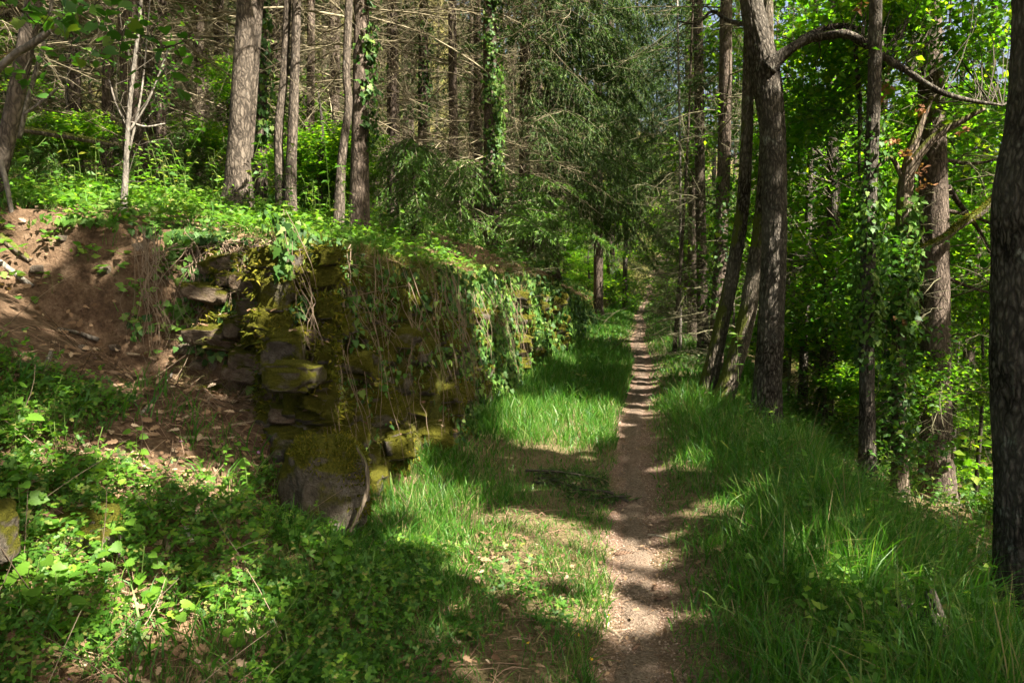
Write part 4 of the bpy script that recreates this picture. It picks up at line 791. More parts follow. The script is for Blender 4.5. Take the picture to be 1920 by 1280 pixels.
# leaf canopy: unseen clumps placed to block sun around the gaps, parented to trees
def canopy():
    r = np.random.default_rng(71); n = 175000
    g = np.stack([r.uniform(-24, 13, n), r.uniform(-1, 44, n)], -1)
    z = np.zeros(n); y = g[:, 1].copy()
    z = np.maximum(6.5, 3.0 + .40 * np.clip(y, 0, 60)) + r.uniform(0, 4.5, n)
    P = np.stack([g[:, 0] + z * S[0] / S[2], g[:, 1] + z * S[1] / S[2], z], -1)
    wgt = np.where(g[:, 1] < 13, 1.0, .38) * np.where(g[:, 0] < -5, .6, 1); P = P[(r.random(n) < wgt)]
    P = P[~sun_gap(P)]
    px, py, dep = proj(P); vis = (dep > 0) & (px > -80) & (px < 2000) & (py > -60) & (dep < 14)
    P = P[~vis]
    bx = np.array([t['base'][:2] for t in TREES]); own = ((P[:, None, :2] - bx[None]) ** 2).sum(-1).argmin(1)
    for k, t in enumerate(TREES):
        q = P[own == k]
        if len(q) < 6: continue
        d = nrm(r.normal(0, 1, q.shape) * np.array([1, 1, .35])); nn = nrm(r.normal(0, .45, q.shape) + S * .6 + np.array([0, 0, .4]))
        mb = MB(); V, F_ = inst(*DIAM, q, d, nn, r.uniform(.24, .42, len(q)), r.uniform(.26, .44, len(q))); mb.add(V, F_)
        part(t, 'shade_crown', mb, M['canopy'], kind='stuff')
        pick = q[r.choice(len(q), min(8, len(q)), False)]; top = t['base'] + np.array([0, 0, 1.]) * np.clip(pick[:, 2:3] - t['base'][2] - 2.0, 2, t['h'] - 1); A = top
        tt = np.linspace(0, 1, 6)[None, :, None]; Q = A[:, None] * (1 - tt) + pick[:, None] * tt + np.array([0, 0, .5]) * tt * (1 - tt)
        V, F_ = tubes(Q, np.tile(np.linspace(.05, .01, 6)[None], (len(pick), 1)), 4, False)
        part(t, 'boughs', MB().add(V, F_), M['branch'], True, kind='stuff')
canopy()

# ---------------------------------------------------------------- ground vegetation
def sample(n, y0, y1, s0, s1, pw=1.0, seed=0, frust=True):
    r = np.random.default_rng(seed); u = r.random(n)
    y = (y0 ** (1 - pw) + u * (y1 ** (1 - pw) - y0 ** (1 - pw))) ** (1 / (1 - pw)) if pw != 1 else y0 * (y1 / y0) ** u
    s = r.uniform(s0, s1, n); x = s + xp(y)
    if frust: k = (x > -.72 * y - .4) & (x < .72 * y + 1.3); x, y, s = x[k], y[k], s[k]
    return x, y, s, r
def blades(x, y, L, w, bend, r, levels=(0, .4, .75, 1), dz=-.01, wind=None):
    n = len(x); w = w * np.exp(r.normal(-.05, .42, n)); pos = on_ground(x, y, dz); a = r.uniform(0, 6.28, n); lean = np.stack([np.cos(a), np.sin(a), 0 * a], -1)
    if wind is not None: lean = nrm(lean + np.asarray(wind))
    fa = r.uniform(0, 6.28, n); side = np.stack([np.cos(fa), np.sin(fa), 0 * fa], -1)
    t = np.array(levels); b = bend[:, None]
    c = pos[:, None] + np.array([0, 0, 1.]) * (L[:, None] * (t - .45 * b * t ** 2.2))[..., None] + lean[:, None] * (L[:, None] * (b * .9 * t ** 1.8 + .08 * t))[..., None]
    ww = (w[:, None] * (1 - .55 * t ** 2))[..., None] * side[:, None] * .5
    m = len(t); V = np.concatenate([np.stack([c[:, :-1] - ww[:, :-1], c[:, :-1] + ww[:, :-1]], 2).reshape(n, -1, 3), c[:, -1:]], 1)
    per = 2 * (m - 1) + 1; o = (np.arange(n) * per)[:, None]
    q = np.concatenate([o + np.array([[2 * i, 2 * i + 1, 2 * i + 3, 2 * i + 2]]) for i in range(m - 2)]) if m > 2 else np.zeros((0, 4), int)
    tr = o + np.array([[per - 3, per - 2, per - 1]])
    return V.reshape(-1, 3), [q, tr]
def stuff(name, mb, mats, label, cat, smooth=False):
    o = mb.obj(name, mats, None, smooth)
    if o: tag(o, label, cat, None, 'stuff')
    return o
def not_wall(x, y, s): return s > wall_s(y) + .02
gr = MB(); dry = MB()
# right verge: long dense grass
x, y, s, r = sample(46000, 2.2, 10, .14, 1.9, 1.0, 601); f = fbm(x * 1.6, y * 1.6, 0, 3, 61); edge = .15 + .20 * (fbm(x * 3, y * 3, 0, 2, 62) - .5)
k = (s > edge) & (r.random(len(x)) < np.clip(.35 + 1.4 * (f - .3), .15, 1) * sstep(.0, .35, s - edge + .08)); x, y, s, f = x[k], y[k], s[k], f[k]
L = (.08 + .24 * sstep(.15, .9, s)) * (.4 + 1.2 * f) * r.uniform(.4, 1.35, len(x)); cl = fbm(x * 5, y * 5, 0, 2, 60); L = L * (.45 + 1.1 * cl); dr = r.random(len(x)) < .07; bd = r.uniform(.1, 1.1, len(x)) ** 1.2; w = r.uniform(.003, .0075, len(x))
gr.add(*blades(x[~dr], y[~dr], L[~dr], w[~dr], bd[~dr], r)); dry.add(*blades(x[dr], y[dr], L[dr] * 1.15, w[dr] * .7, bd[dr], r))
# right slope
x, y, s, r = sample(26000, 2.6, 16, 1.6, 7, .8, 602); f = fbm(x * 1.2, y * 1.2, 0, 3, 63); k = r.random(len(x)) < np.clip(1.6 * (f - .28), .1, 1); x, y, s, f = x[k], y[k], s[k], f[k]
gr.add(*blades(x, y, r.uniform(.12, .42, len(x)) * (.6 + .7 * f), r.uniform(.005, .009, len(x)) * (1 + .06 * y), r.uniform(.1, 1., len(x)), r, (0, .5, 1)))
# left verge between path and wall
x, y, s, r = sample(60000, 3.5, 16, -2.0, -.12, .9, 603); f = fbm(x * 1.7, y * 1.7, 0, 3, 64); edge = -.19 - .16 * (fbm(x * 3, y * 3, 0, 2, 65) - .5)
bare = np.exp(-(((x - W(1060, 1030, 4.4)[0]) / .5) ** 2 + ((y - 4.3) / .35) ** 2)) + .8 * np.exp(-(((x - W(1000, 850, 6.7)[0]) / .7) ** 2 + ((y - 6.5) / .35) ** 2))
k = (s < edge) & not_wall(x, y, s) & (r.random(len(x)) < np.clip(.45 + 1.3 * (f - .35), .1, 1) * (1 - .72 * bare)); x, y, s, f, bare = x[k], y[k], s[k], f[k], bare[k]
tall = np.exp(-(((x + .45) / .3) ** 2 + ((y - 4.75) / .45) ** 2)) + .6 * np.exp(-(((x - .25) / .7) ** 2 + ((y - 8.0) / .8) ** 2))
L = (.06 + .10 * sstep(-.6, -1.6, s) + .13 * sstep(5.5, 8, y)) * (.6 + .8 * f) * r.uniform(.6, 1.35, len(x)) + tall * .16 * r.uniform(.4, 1, len(x))
L = L * (1 - .5 * bare); w = r.uniform(.0035, .0065, len(x)) * (1 + .05 * np.clip(y - 5, 0, 20)); bd = r.uniform(.05, .8, len(x)); dr = r.random(len(x)) < .10 + .45 * bare
gr.add(*blades(x[~dr], y[~dr], L[~dr], w[~dr], bd[~dr], r)); dry.add(*blades(x[dr], y[dr], L[dr] * .8, w[dr], bd[dr], r))
# near left, thin grass in leaf litter; path edges
x, y, s, r = sample(26000, 2.1, 4.6, -1.7, -.05, 1.0, 604); f = fbm(x * 2.4, y * 2.4, 0, 3, 66); edge = -.17 - .16 * (fbm(x * 3, y * 3, 0, 2, 67) - .5)
k = (s < edge) & (r.random(len(x)) < np.clip(2.8 * (f - .22), .16, 1)); x, y, s, f = x[k], y[k], s[k], f[k]; dr = r.random(len(x)) < .28
L = r.uniform(.04, .15, len(x)) * (.5 + f); w = r.uniform(.003, .0055, len(x)); bd = r.uniform(.1, 1.0, len(x))
gr.add(*blades(x[~dr], y[~dr], L[~dr], w[~dr], bd[~dr], r)); dry.add(*blades(x[dr], y[dr], L[dr] * .8, w[dr], bd[dr], r))
x, y, s, r = sample(5000, 2.1, 12, -.38, .40, 1.0, 605); k = (np.abs(s) > .13) & (fbm(x * 4, y * 4, 0, 2, 68) > .56); x, y = x[k], y[k]
gr.add(*blades(x, y, r.uniform(.02, .07, len(x)), r.uniform(.003, .005, len(x)), r.uniform(.3, 1.2, len(x)), r))
# far verges
x, y, s, r = sample(42000, 9, 46, -2.0, 3.2, .55, 606); edge = .12 + .10 * (fbm(x * 2, y * 2, 0, 2, 69)); k = (np.abs(s) > edge) & not_wall(x, y, s); x, y, s = x[k], y[k], s[k]; f = fbm(x, y, 0, 3, 70)
gr.add(*blades(x, y, (.08 + .16 * sstep(.15, .8, np.abs(s))) * (.5 + f) * r.uniform(.6, 1.3, len(x)), r.uniform(.006, .011, len(x)) * (.6 + .07 * y), r.uniform(.1, .9, len(x)), r, (0, .55, 1)))
# bank top and the weedy bank
x, y, s, r = sample(16000, 4.2, 15, -9, -1.9, .8, 607); k = (wall_s(y) - s > .2) & (y - front_y(s) > .25) & (fbm(x * 1.5, y * 1.5, 0, 3, 71) > .42); x, y = x[k], y[k]
gr.add(*blades(x, y, r.uniform(.06, .28, len(x)), r.uniform(.004, .008, len(x)), r.uniform(.2, 1.0, len(x)), r))
x, y, s, r = sample(6000, 1.7, 4.3, -3.2, -1.2, 1.0, 608); k = fbm(x * 2.2, y * 2.2, 0, 3, 72) > .5; x, y = x[k], y[k]
gr.add(*blades(x, y, r.uniform(.06, .26, len(x)), r.uniform(.004, .008, len(x)), r.uniform(.2, 1.0, len(x)), r))
x, y, s, r = sample(15000, 4.3, 12, -3.3, -1.7, 1.0, 609); ed = np.minimum(wall_s(y) - s, y - front_y(s)); k = (ed > .02) & (ed < .5); x, y = x[k], y[k]
dry.add(*blades(x, y, r.uniform(.08, .25, len(x)), r.uniform(.003, .006, len(x)), r.uniform(.8, 1.6, len(x)), r, wind=(.4, -.9, 0)))
stuff('grass', gr, M['grass'], 'long green grass on both verges of the path', 'grass'); stuff('dry_grass', dry, M['grass_dry'], 'thin straw coloured grass mixed into the left verge', 'grass')

# low herbs: rosettes of lobed leaves
def rosettes(x, y, r, per, size, h, tmpl=HERB, mat_mb=None, stem_mb=None, up=.6):
    n = len(x); base = on_ground(x, y); N = n * per; b = np.repeat(base, per, 0); a = r.uniform(0, 6.28, N); sz = np.repeat(r.uniform(.7, 1.25, n), per)
    rad = r.uniform(.01, .075, N) * sz; hh = np.repeat(r.uniform(h * .4, h, n), per) * r.uniform(.3, 1, N)
    out = np.stack([np.cos(a), np.sin(a), 0 * a], -1); pos = b + out * rad[:, None] + np.array([0, 0, 1.]) * hh[:, None]
    nn = tnormal(x, y); nn = np.repeat(nn, per, 0); pos = pos + nn * .02
    V, F = inst(*tmpl, pos, nrm(out + np.array([0, 0, .15]) + r.normal(0, .25, (N, 3))), nrm(np.array([0, -.25, 1.]) * up + r.normal(0, .35, (N, 3))), size * r.uniform(.6, 1.3, N)); mat_mb.add(V, F)
    if stem_mb is not None:
        pk = r.random(N) < .5; dv = pos[pk] - b[pk]; V, F = inst(*NEEDLE, b[pk], nrm(dv), r.normal(0, 1, dv.shape), np.linalg.norm(dv, axis=1), .003); stem_mb.add(V, F)
herb, lime, stems, ivyg = MB(), MB(), MB(), MB()
x, y, s, r = sample(3500, 1.7, 4.5, -3.6, -1.05, 1.0, 611); k = (fbm(x * 1.6, y * 1.6, 0, 3, 73) > .43) & ~((s < -2.2) & (y > 4.0 - .25 * np.clip(-s - 3, 0, 2))) & (y < front_y(s) - .2); h = r.random(len(x)) < .35; rosettes(x[k & ~h], y[k & ~h], r, 7, .046, .12, HERB, herb, stems); rosettes(x[k & h], y[k & h], r, 7, .048, .14, HERB, lime, stems)
x, y, s, r = sample(900, 2.2, 4.2, -1.5, -.35, 1.0, 612); k = (fbm(x * 1.8, y * 1.8, 0, 3, 74) > .55); rosettes(x[k], y[k], r, 5, .045, .05, HERB, herb, stems)
x, y, s, r = sample(240, 2.0, 3.6, -3.2, -1.4, 1.0, 613); k = fbm(x * 1.4, y * 1.4, 0, 3, 75) > .53; rosettes(x[k], y[k], r, 4, .042, .14, MUST, lime, stems)
x, y, s, r = sample(1300, 4.4, 9, -7, -1.95, .7, 614); k = (wall_s(y) - s > .3) & (y - front_y(s) > np.where(s > -3.2, .5, .25)); rosettes(x[k], y[k], r, 9, .055, .22, LEAF6, lime, stems)
x, y, s, r = sample(2000, 4.6, 14, -10, -1.95, .7, 615); k = (wall_s(y) - s > .2) & (y - front_y(s) > np.where(s > -3.2, .4, .15)); rosettes(x[k], y[k], r, 8, .055, .10, fan([(0, 0), (.08, .42), (.45, .36), (1, 0)], (.35, 0), .12, .12), ivyg, None)
x, y, s, r = sample(1500, 3.0, 14, .9, 6.5, .8, 616); k = fbm(x * 1.5, y * 1.5, 0, 3, 76) > .45; rosettes(x[k], y[k], r, 8, .06, .3, LEAF6, herb, stems)
x, y, s, r = sample(420, 2.3, 4.2, .7, 2.6, 1.0, 617); rosettes(x, y, r, 6, .05, .22, LEAF6, lime, stems)
x, y, s, r = sample(900, 9, 40, -1.9, 2.8, .6, 618); k = (np.abs(s) > .5) & not_wall(x, y, s) & (fbm(x, y, 0, 3, 77) > .5); rosettes(x[k], y[k], r, 6, .08, .22, LEAF6, herb, None)
x, y, s, r = sample(900, 12, 30, -6, -1.5, .6, 619); k = wall_s(y) - s > .1; rosettes(x[k], y[k], r, 9, .10, .25, LEAF6, herb, None)
stuff('herbs', herb, M['herb'], 'low lobed green herbs covering the weedy bank and verges', 'herbs'); stuff('broad_herbs', lime, M['lime'], 'bright broad leaved weeds on the bank and slope', 'herbs')
stuff('herb_stems', stems, M['stem'], 'thin green stems of the low herbs on the bank', 'herbs'); stuff('ground_ivy', ivyg, M['ivy_bright'], 'ivy carpet on top of the bank', 'ivy')

# upright weeds and seedlings on the bank top and the slope
def upright(n, y0, y1, s0, s1, seed, h0, h1, size, cond, name, label):
    x, y, s, r = sample(n, y0, y1, s0, s1, .7, seed); k = cond(x, y, s); x, y = x[k], y[k]; n = len(x); base = on_ground(x, y); h = r.uniform(h0, h1, n); K = 5; t = np.linspace(0, 1, K); ln = r.normal(0, .18, (n, 2))
    L = base[:, None] + np.stack([ln[:, :1] * h[:, None] * t ** 2, ln[:, 1:] * h[:, None] * t ** 2, h[:, None] * t], -1); mb = MB(); V, F = tubes(L, np.full((n, K), .0022), 3, False); mb.add(V, F, 1)
    per = 12; f = r.uniform(.2, 1, (n, per)) * (K - 1); i = np.clip(f.astype(int), 0, K - 2); w = (f - i)[..., None]; b = np.arange(n)[:, None]; pos = (L[b, i] * (1 - w) + L[b, i + 1] * w).reshape(-1, 3); a = r.uniform(0, 6.28, len(pos))
    d = nrm(np.stack([np.cos(a), np.sin(a), r.uniform(-.3, .4, len(pos))], -1)); V, F = inst(*LEAF6, pos, d, nrm(np.array([0, -.2, 1.]) + r.normal(0, .4, pos.shape)), size * r.uniform(.5, 1.3, len(pos))); mb.add(V, F, 0)
    stuff(name, mb, [M['lime' if seed % 2 else 'herb'], M['stem']], label, 'weeds')
upright(420, 5.2, 10, -7, -2.2, 641, .15, .6, .06, lambda x, y, s: (wall_s(y) - s > .35) & (y - front_y(s) > .7) & (fbm(x, y, 0, 2, 78) > .47), 'upright_weeds', 'upright leafy weeds between the trunks on the bank top')
upright(300, 5.0, 14, -6, -2.0, 642, .2, .8, .07, lambda x, y, s: (wall_s(y) - s > .3) & (y - front_y(s) > .8) & (fbm(x, y, 0, 2, 79) > .5), 'dark_weeds', 'taller darker weeds further back on the bank top')
upright(380, 2.8, 9, .9, 4.5, 643, .15, .5, .045, lambda x, y, s: fbm(x, y, 0, 2, 80) > .48, 'slope_weeds', 'leafy weeds standing in the grass of the right slope')
upright(260, 8, 22, 1.2, 9, 644, .3, 1.0, .09, lambda x, y, s: fbm(x, y, 0, 2, 81) > .42, 'valley_weeds', 'tall weeds on the slope beyond the oak')
upright(300, 1.9, 4.2, -3.4, -1.3, 645, .08, .30, .034, lambda x, y, s: (fbm(x * 1.5, y * 1.5, 0, 2, 82) > .45) & (y < front_y(s) - .5), 'bank_weeds', 'small upright weeds scattered over the left slope')
x, y, s, r = sample(260, 1.9, 5.0, -3.6, -1.2, 1.0, 646); n = len(x); b = on_ground(x, y); l = r.uniform(.12, .45, n); a = r.uniform(0, 6.28, n); el = r.uniform(.1, 1.1, n); d = np.stack([np.cos(a) * np.cos(el), np.sin(a) * np.cos(el), np.sin(el)], -1); t = np.linspace(0, 1, 5)
Q = b[:, None] + d[:, None] * (l[:, None] * t)[..., None] + r.normal(0, .06, (n, 1, 3)) * (t ** 2)[None, :, None] * np.array([1, 1, .4]); ds = MB(); ds.add(*tubes(Q, np.linspace(.0028, .0012, 5)[None] * np.ones((n, 1)), 3, False)); stuff('dead_stems', ds, M['root'], 'dry dead stems and bramble canes sticking out of the left slope', 'stems')
# whorled climbing weeds on the right slope (goosegrass)
def whorled(px, py, h, label, seed):
    r = np.random.default_rng(seed); P = hit(px, py); P[2] -= .02; K = 9; t = np.linspace(0, 1, K); b = r.uniform(-.15, .15, 2)
    L = P + np.stack([b[0] * h * t ** 2, b[1] * h * t ** 2, h * t], -1); e = empty('goosegrass', P); tag(e, label, 'plant', 'goosegrass stems on the right slope')
    V, F = tubes(L[None], np.full((1, K), .0022), 4); MB().add(V, F).obj('stem', M['stem'], e, True, None, P)
    for i in range(2, K):
        lf = MB()
        m = 7; a = np.arange(m) * 6.28 / m + r.uniform(0, 1); d = np.stack([np.cos(a), np.sin(a), np.full(m, .25)], -1)
        V, F = inst(*LEAF6, np.repeat(L[i][None], m, 0), d, np.tile([[0, 0, 1.]], (m, 1)), .05 * (1 - .5 * abs(i / K - .6)) * r.uniform(.8, 1.2, m), .02); lf.add(V, F); lf.obj('leaf_whorl', M['lime'], e, False, None, P)['kind'] = 'stuff'
for k, (a, b, h, lab) in enumerate([(1655, 1075, .5, 'tallest sunlit goosegrass stem in the middle of the right slope'), (1690, 1090, .38, 'shorter goosegrass stem just right of the tallest one'), (1625, 1060, .34, 'goosegrass stem just left of the tallest one'), (1700, 1215, .3, 'bright goosegrass beside the dark hollow stump'), (1680, 1265, .26, 'goosegrass in front of the dark hollow stump'), (1735, 1290, .28, 'goosegrass at the bottom edge below the hollow stump'), (1640, 1290, .24, 'goosegrass left of the stump at the bottom edge'), (1790, 965, .2, 'sunlit goosegrass in front of the reddish trunk'), (1830, 985, .2, 'goosegrass between the reddish trunk and the massive trunk'), (1500, 1020, .3, 'goosegrass among the long grass right of the path')]):
    whorled(a, b, h, lab, 700 + k)

# ivy on the wall and the bank edge
def wall_ivy(n, y0, y1, f0, f1, size, seed, mat_mb, thr=.45, out=.17):
    r = np.random.default_rng(seed); y = r.uniform(y0, y1, n); f = r.uniform(f0, f1, n); z = f * wall_h(y)
    k = fbm(y * 1.5, z * 2.2, seed, 3, seed) > thr; y, f, z = y[k], f[k], z[k]; m = len(y); zb = 0
    pos = np.stack([wall_s(y) - .02 - .27 * f ** 1.2 + xp(y) + out * r.uniform(.4, 1.2, m) * (1.1 - .4 * f), y, z + .05], -1) + r.normal(0, .02, (m, 3))
    d = nrm(np.array([.25, -.1, -1]) + r.normal(0, .45, (m, 3))); nn = nrm(np.array([1, -.45, .35]) + r.normal(0, .4, (m, 3)))
    V, F = inst(*IVY, pos, d, nn, size * r.uniform(.5, 1.3, m) * (1 + .05 * np.clip(y - 6, 0, 12))); mat_mb.add(V, F)
wi, wb = MB(), MB()
wall_ivy(900, 4.45, 5.4, .55, 1.05, .06, 801, wi, .38); wall_ivy(900, 4.8, 7.6, .5, 1.0, .055, 802, wi, .52); wall_ivy(700, 4.6, 7.6, .05, .5, .05, 803, wi, .56)
wall_ivy(2600, 7.4, 10.5, .1, 1.12, .06, 804, wi, .36); wall_ivy(2400, 8.6, 14, 0, 1.12, .06, 805, wi, .40); wall_ivy(1600, 8.2, 13, .1, 1.1, .055, 806, wb, .45); wall_ivy(2200, 13, 24, 0, 1.1, .07, 807, wi, .38); wall_ivy(900, 13, 22, .1, 1.1, .06, 808, wb, .5)
wall_ivy(900, 4.8, 7.6, .0, .95, .04, 809, wb, .54)
for (px, py, rx, ry, n, sd) in [(330, 430, 70, 18, 130, 1), (400, 440, 50, 16, 90, 2), (340, 575, 40, 30, 60, 3), (255, 610, 25, 25, 26, 4), (450, 610, 50, 22, 50, 5), (320, 470, 26, 40, 60, 6), (430, 500, 40, 30, 50, 7), (500, 640, 30, 20, 24, 8), (150, 412, 80, 10, 80, 9), (370, 520, 40, 30, 36, 10), (560, 590, 20, 25, 20, 11), (590, 500, 26, 60, 90, 12), (480, 690, 40, 30, 40, 13), (420, 560, 60, 50, 70, 14), (520, 560, 50, 60, 70, 15), (610, 560, 30, 70, 90, 16), (640, 480, 40, 40, 110, 17), (390, 640, 50, 30, 40, 19), (560, 660, 30, 40, 40, 20)]:
    n = int(n * (2.0 if 350 < px < 660 else 1.0)); r = np.random.default_rng(820 + sd); P = np.array([hit(px + rx * a, py + ry * b) for a, b in np.clip(r.normal(0, .55, (n, 2)), -1.2, 1.2)]); tw = nrm(np.array([0, 0, CAM_Z]) - P)
    P = P + tw * r.uniform(.03, .14, (n, 1)); V, F = inst(*IVY, P, nrm(np.array([0, -.2, -1]) + r.normal(0, .6, (n, 3))), nrm(np.array([.15, -.8, .6]) + r.normal(0, .4, (n, 3))), .05 * r.uniform(.6, 1.3, n)); (wi if sd % 3 else wb).add(V, F)
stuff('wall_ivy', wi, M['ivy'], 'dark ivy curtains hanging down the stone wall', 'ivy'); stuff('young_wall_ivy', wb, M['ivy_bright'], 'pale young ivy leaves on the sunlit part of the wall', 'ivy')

# moss on the wall stones and the boulder
mo = MB(); r = np.random.default_rng(81)
for me, P, rz, sc, dryf in STONES:
    if P[1] > 10 or (dryf and r.random() < .7): continue
    co = np.zeros(len(me.vertices) * 3); me.vertices.foreach_get('co', co); co = co.reshape(-1, 3); m = int(np.clip(4200 / P[1] ** 1.4, 90, 430)); i = r.integers(0, len(co), m)
    p = co[i] * sc + r.normal(0, .02, (m, 3)); c, s_ = math.cos(rz), math.sin(rz); p = np.stack([p[:, 0] * c - p[:, 1] * s_, p[:, 0] * s_ + p[:, 1] * c, p[:, 2]], -1)
    nn = nrm(p / (sc ** 1.0).mean()); p = p + P; k = (nn[:, 2] > -.35) & (fbm(p[:, 0] * 2.5, p[:, 1] * 2.5, p[:, 2] * 2.5, 3, 82) > (.44 if not dryf else .58)); p, nn = p[k], nn[k]; m = len(p)
    if m: V, F = inst(*NEEDLE, p - nn * .004, nrm(nn + r.normal(0, .7, (m, 3)) + np.array([0, 0, -.3])), r.normal(0, 1, (m, 3)), r.uniform(.025, .06, m), .016); mo.add(V, F)
o = stuff('moss', mo, M['moss'], 'x', 'moss'); o.parent = wall; o.location = tuple(-np.array(wall.location)); del o['label']; del o['category']
bo = bpy.data.objects['boulder']; V0, F0 = ICO[4]; me = bo.data; co = np.zeros(len(me.vertices) * 3); me.vertices.foreach_get('co', co); co = co.reshape(-1, 3)
i = r.integers(0, len(co), 9000); p = co[i]; k = (p[:, 2] * .8 + p[:, 0] * .55 - p[:, 1] * .1 + .5 * (fbm(p[:, 0] * 3, p[:, 1] * 3, p[:, 2] * 3, 3, 83) - .5) > .22); p = p[k]; nn = nrm(p)
V, F = inst(*NEEDLE, p, nrm(nn + r.normal(0, .6, p.shape)), r.normal(0, 1, p.shape), r.uniform(.06, .13, len(p)), .035); o = MB().add(V, F).obj('moss', M['moss'], bo); o['kind'] = 'stuff'

# dead leaves and crumbs of earth caught on the ledges of the wall
r = np.random.default_rng(88); lw = MB()
for me, P, rz, sc, dryf in STONES:
    if P[1] > 8: continue
    m = 7; p = P + np.stack([r.uniform(-.8, .8, m) * sc[0], r.uniform(-.8, .8, m) * sc[1], np.full(m, sc[2] * .95)], -1); V, F = inst(*OAK, p, nrm(r.normal(0, 1, (m, 3)) * np.array([1, 1, .3])), nrm(np.array([.2, -.3, 1]) + r.normal(0, .4, (m, 3))), .045 * r.uniform(.5, 1.2, m)); lw.add(V, F)
o = lw.obj('dead_leaves', M['litter'], wall, False, None, np.array(wall.location)); o['kind'] = 'stuff'
# dry vines and roots over the wall
vr = empty('dry_vines', (xp(5.5) - 2.0, 5.5, 1.6)); tag(vr, 'thin dry vines trailing down over the mossy stone wall', 'vines')
r = np.random.default_rng(84)
for k in range(150):
    y0 = 4.5 + 6.5 * r.random() ** 1.4; K = 14; t = np.linspace(0, 1, K); f0 = r.uniform(.75, 1.08); f1 = r.uniform(-.02, .7); f = f0 + (f1 - f0) * t; yy = y0 + np.cumsum(r.normal(0, .022, K)) + r.uniform(-.25, .12) * t
    z = f * wall_h(yy); P = np.stack([wall_s(yy) - .02 - .27 * np.clip(f, 0, 1.1) ** 1.2 + xp(yy) + .16 + .05 * np.sin(t * 5 + k) + .04 * t, yy, z + .06], -1)
    V, F = tubes(P[None], np.linspace(.0034, .0012, K)[None] * r.uniform(.4, 1.3), 4, False); MB().add(V, F).obj('vine', M['root'], vr, True, None, np.array(vr.location))
rb = empty('hanging_roots', hit(280, 440)); tag(rb, 'bundle of bare brown roots hanging over the edge of the earth scar', 'roots')
for k in range(26):
    top = (275 + r.normal(0, 20), 440 + r.normal(0, 12)); bot = (290 + r.normal(0, 46), r.uniform(520, 745)); K = 12; t = np.linspace(0, 1, K)
    pts = [W(top[0] + (bot[0] - top[0]) * a + (15 * math.sin(a * 5 + k * 1.7) + 7 * math.sin(a * 11 + 2 * k)) * min(1, a * 2), top[1] + (bot[1] - top[1]) * a, 4.58 - .16 * math.sin(min(a * 2.2, 1.57)) + .03 * math.sin(k) - .12 * a) for a in t]
    V, F = tubes(np.array(pts)[None], np.linspace(.0028, .001, K)[None] * r.uniform(.5, 1.3), 4, False); MB().add(V, F).obj('root', M['root'], rb, True, None, np.array(rb.location))
rt = empty('exposed_roots', hit(470, 450)); tag(rt, 'sunlit mat of dry roots and stems spilling over the broken wall end', 'roots')
for k in range(175):
    a0 = (r.uniform(350, 640), r.uniform(415, 480 if k < 125 else 600)); L = r.uniform(40, 230); ang = r.normal(1.45, .55) if k % 3 else r.uniform(-.3, 3.3); K = 10; t = np.linspace(0, 1, K)
    P = []
    for a in t:
        q = hit(a0[0] + L * a * math.cos(ang) + 10 * math.sin(a * 7 + k), a0[1] + L * a * math.sin(ang)); P.append(q + nrm(np.array([0, 0, CAM_Z]) - q) * (.03 + .10 * math.sin(a * 3.0) + .04 * r.random()))
    P = np.array(P); P = np.concatenate([P[:1], (P[:-2] + P[1:-1] * 2 + P[2:]) / 4, P[-1:]]); V, F = tubes(P[None], np.linspace(.005, .0015, K)[None] * r.uniform(.4, 1.3), 4, False); MB().add(V, F).obj('root', M['root'], rt, True, None, np.array(rt.location))
# boulder's old root stem
log('root_stem', [(668, 835), (688, 870), (690, 920), (672, 965), (650, 1010)], [5, 8, 9, 8, 5], 3.98, M['snag'], 'pale bark covered root stem curving down the right side of the big boulder', 'root', rough=.3)

# leaf litter, twigs and needles
lt, tn = MB(), MB()
def litter(n, y0, y1, s0, s1, seed, size, thr=.4, mb=None):
    x, y, s, r = sample(n, y0, y1, s0, s1, 1.0, seed); k = fbm(x * 1.3, y * 1.3, 0, 3, seed) > thr; x, y = x[k], y[k]; N = tnormal(x, y); m = len(x)
    V, F = inst(*OAK, on_ground(x, y, .012) + N * r.uniform(0, .02, m)[:, None], nrm(r.normal(0, 1, (m, 3)) * np.array([1, 1, .3])), nrm(N + r.normal(0, .35, (m, 3))), size * r.uniform(.5, 1.3, m)); mb.add(V, F)
litter(4200, 1.7, 4.7, -3.4, -.75, 851, .05, .40, lt); litter(260, 2.2, 4.4, -.9, -.3, 855, .04, .45, lt); litter(700, 2.2, 8, .3, 2.5, 852, .05, .5, lt); litter(2200, 4.5, 9, -6, -1.9, 853, .055, .4, lt); litter(500, 2.2, 10, -.5, .5, 854, .03, .4, lt)
stuff('leaf_litter', lt, M['litter'], 'brown fallen oak leaves on the bank and path edge', 'leaves')
x, y, s, r = sample(7000, 2.1, 14, -.36, .36, 1.0, 861); m = len(x); a = r.uniform(0, 6.28, m); V, F = inst(*NEEDLE, on_ground(x, y, .014), np.stack([np.cos(a), np.sin(a), r.normal(0, .1, m)], -1), np.tile([[0, 0, 1.]], (m, 1)), r.uniform(.02, .055, m), .004); tn.add(V, F)
x, y, s, r = sample(3200, 1.7, 5.0, -3.6, -.4, 1.0, 862); m = len(x); a = r.uniform(0, 6.28, m); l = r.uniform(.04, .2, m); d = np.stack([np.cos(a), np.sin(a), r.normal(0, .15, m)], -1); p0 = on_ground(x, y, .015); p1 = p0 + d * l[:, None]; p1[:, 2] = terrain(p1[:, 0], p1[:, 1]) + .02
V, F = tubes(np.stack([p0, (p0 + p1) / 2 + r.normal(0, .01, p0.shape) + np.array([0, 0, .01]), p1], 1), np.tile([[.0022, .002, .001]], (m, 1)), 3, False); tn.add(V, F)
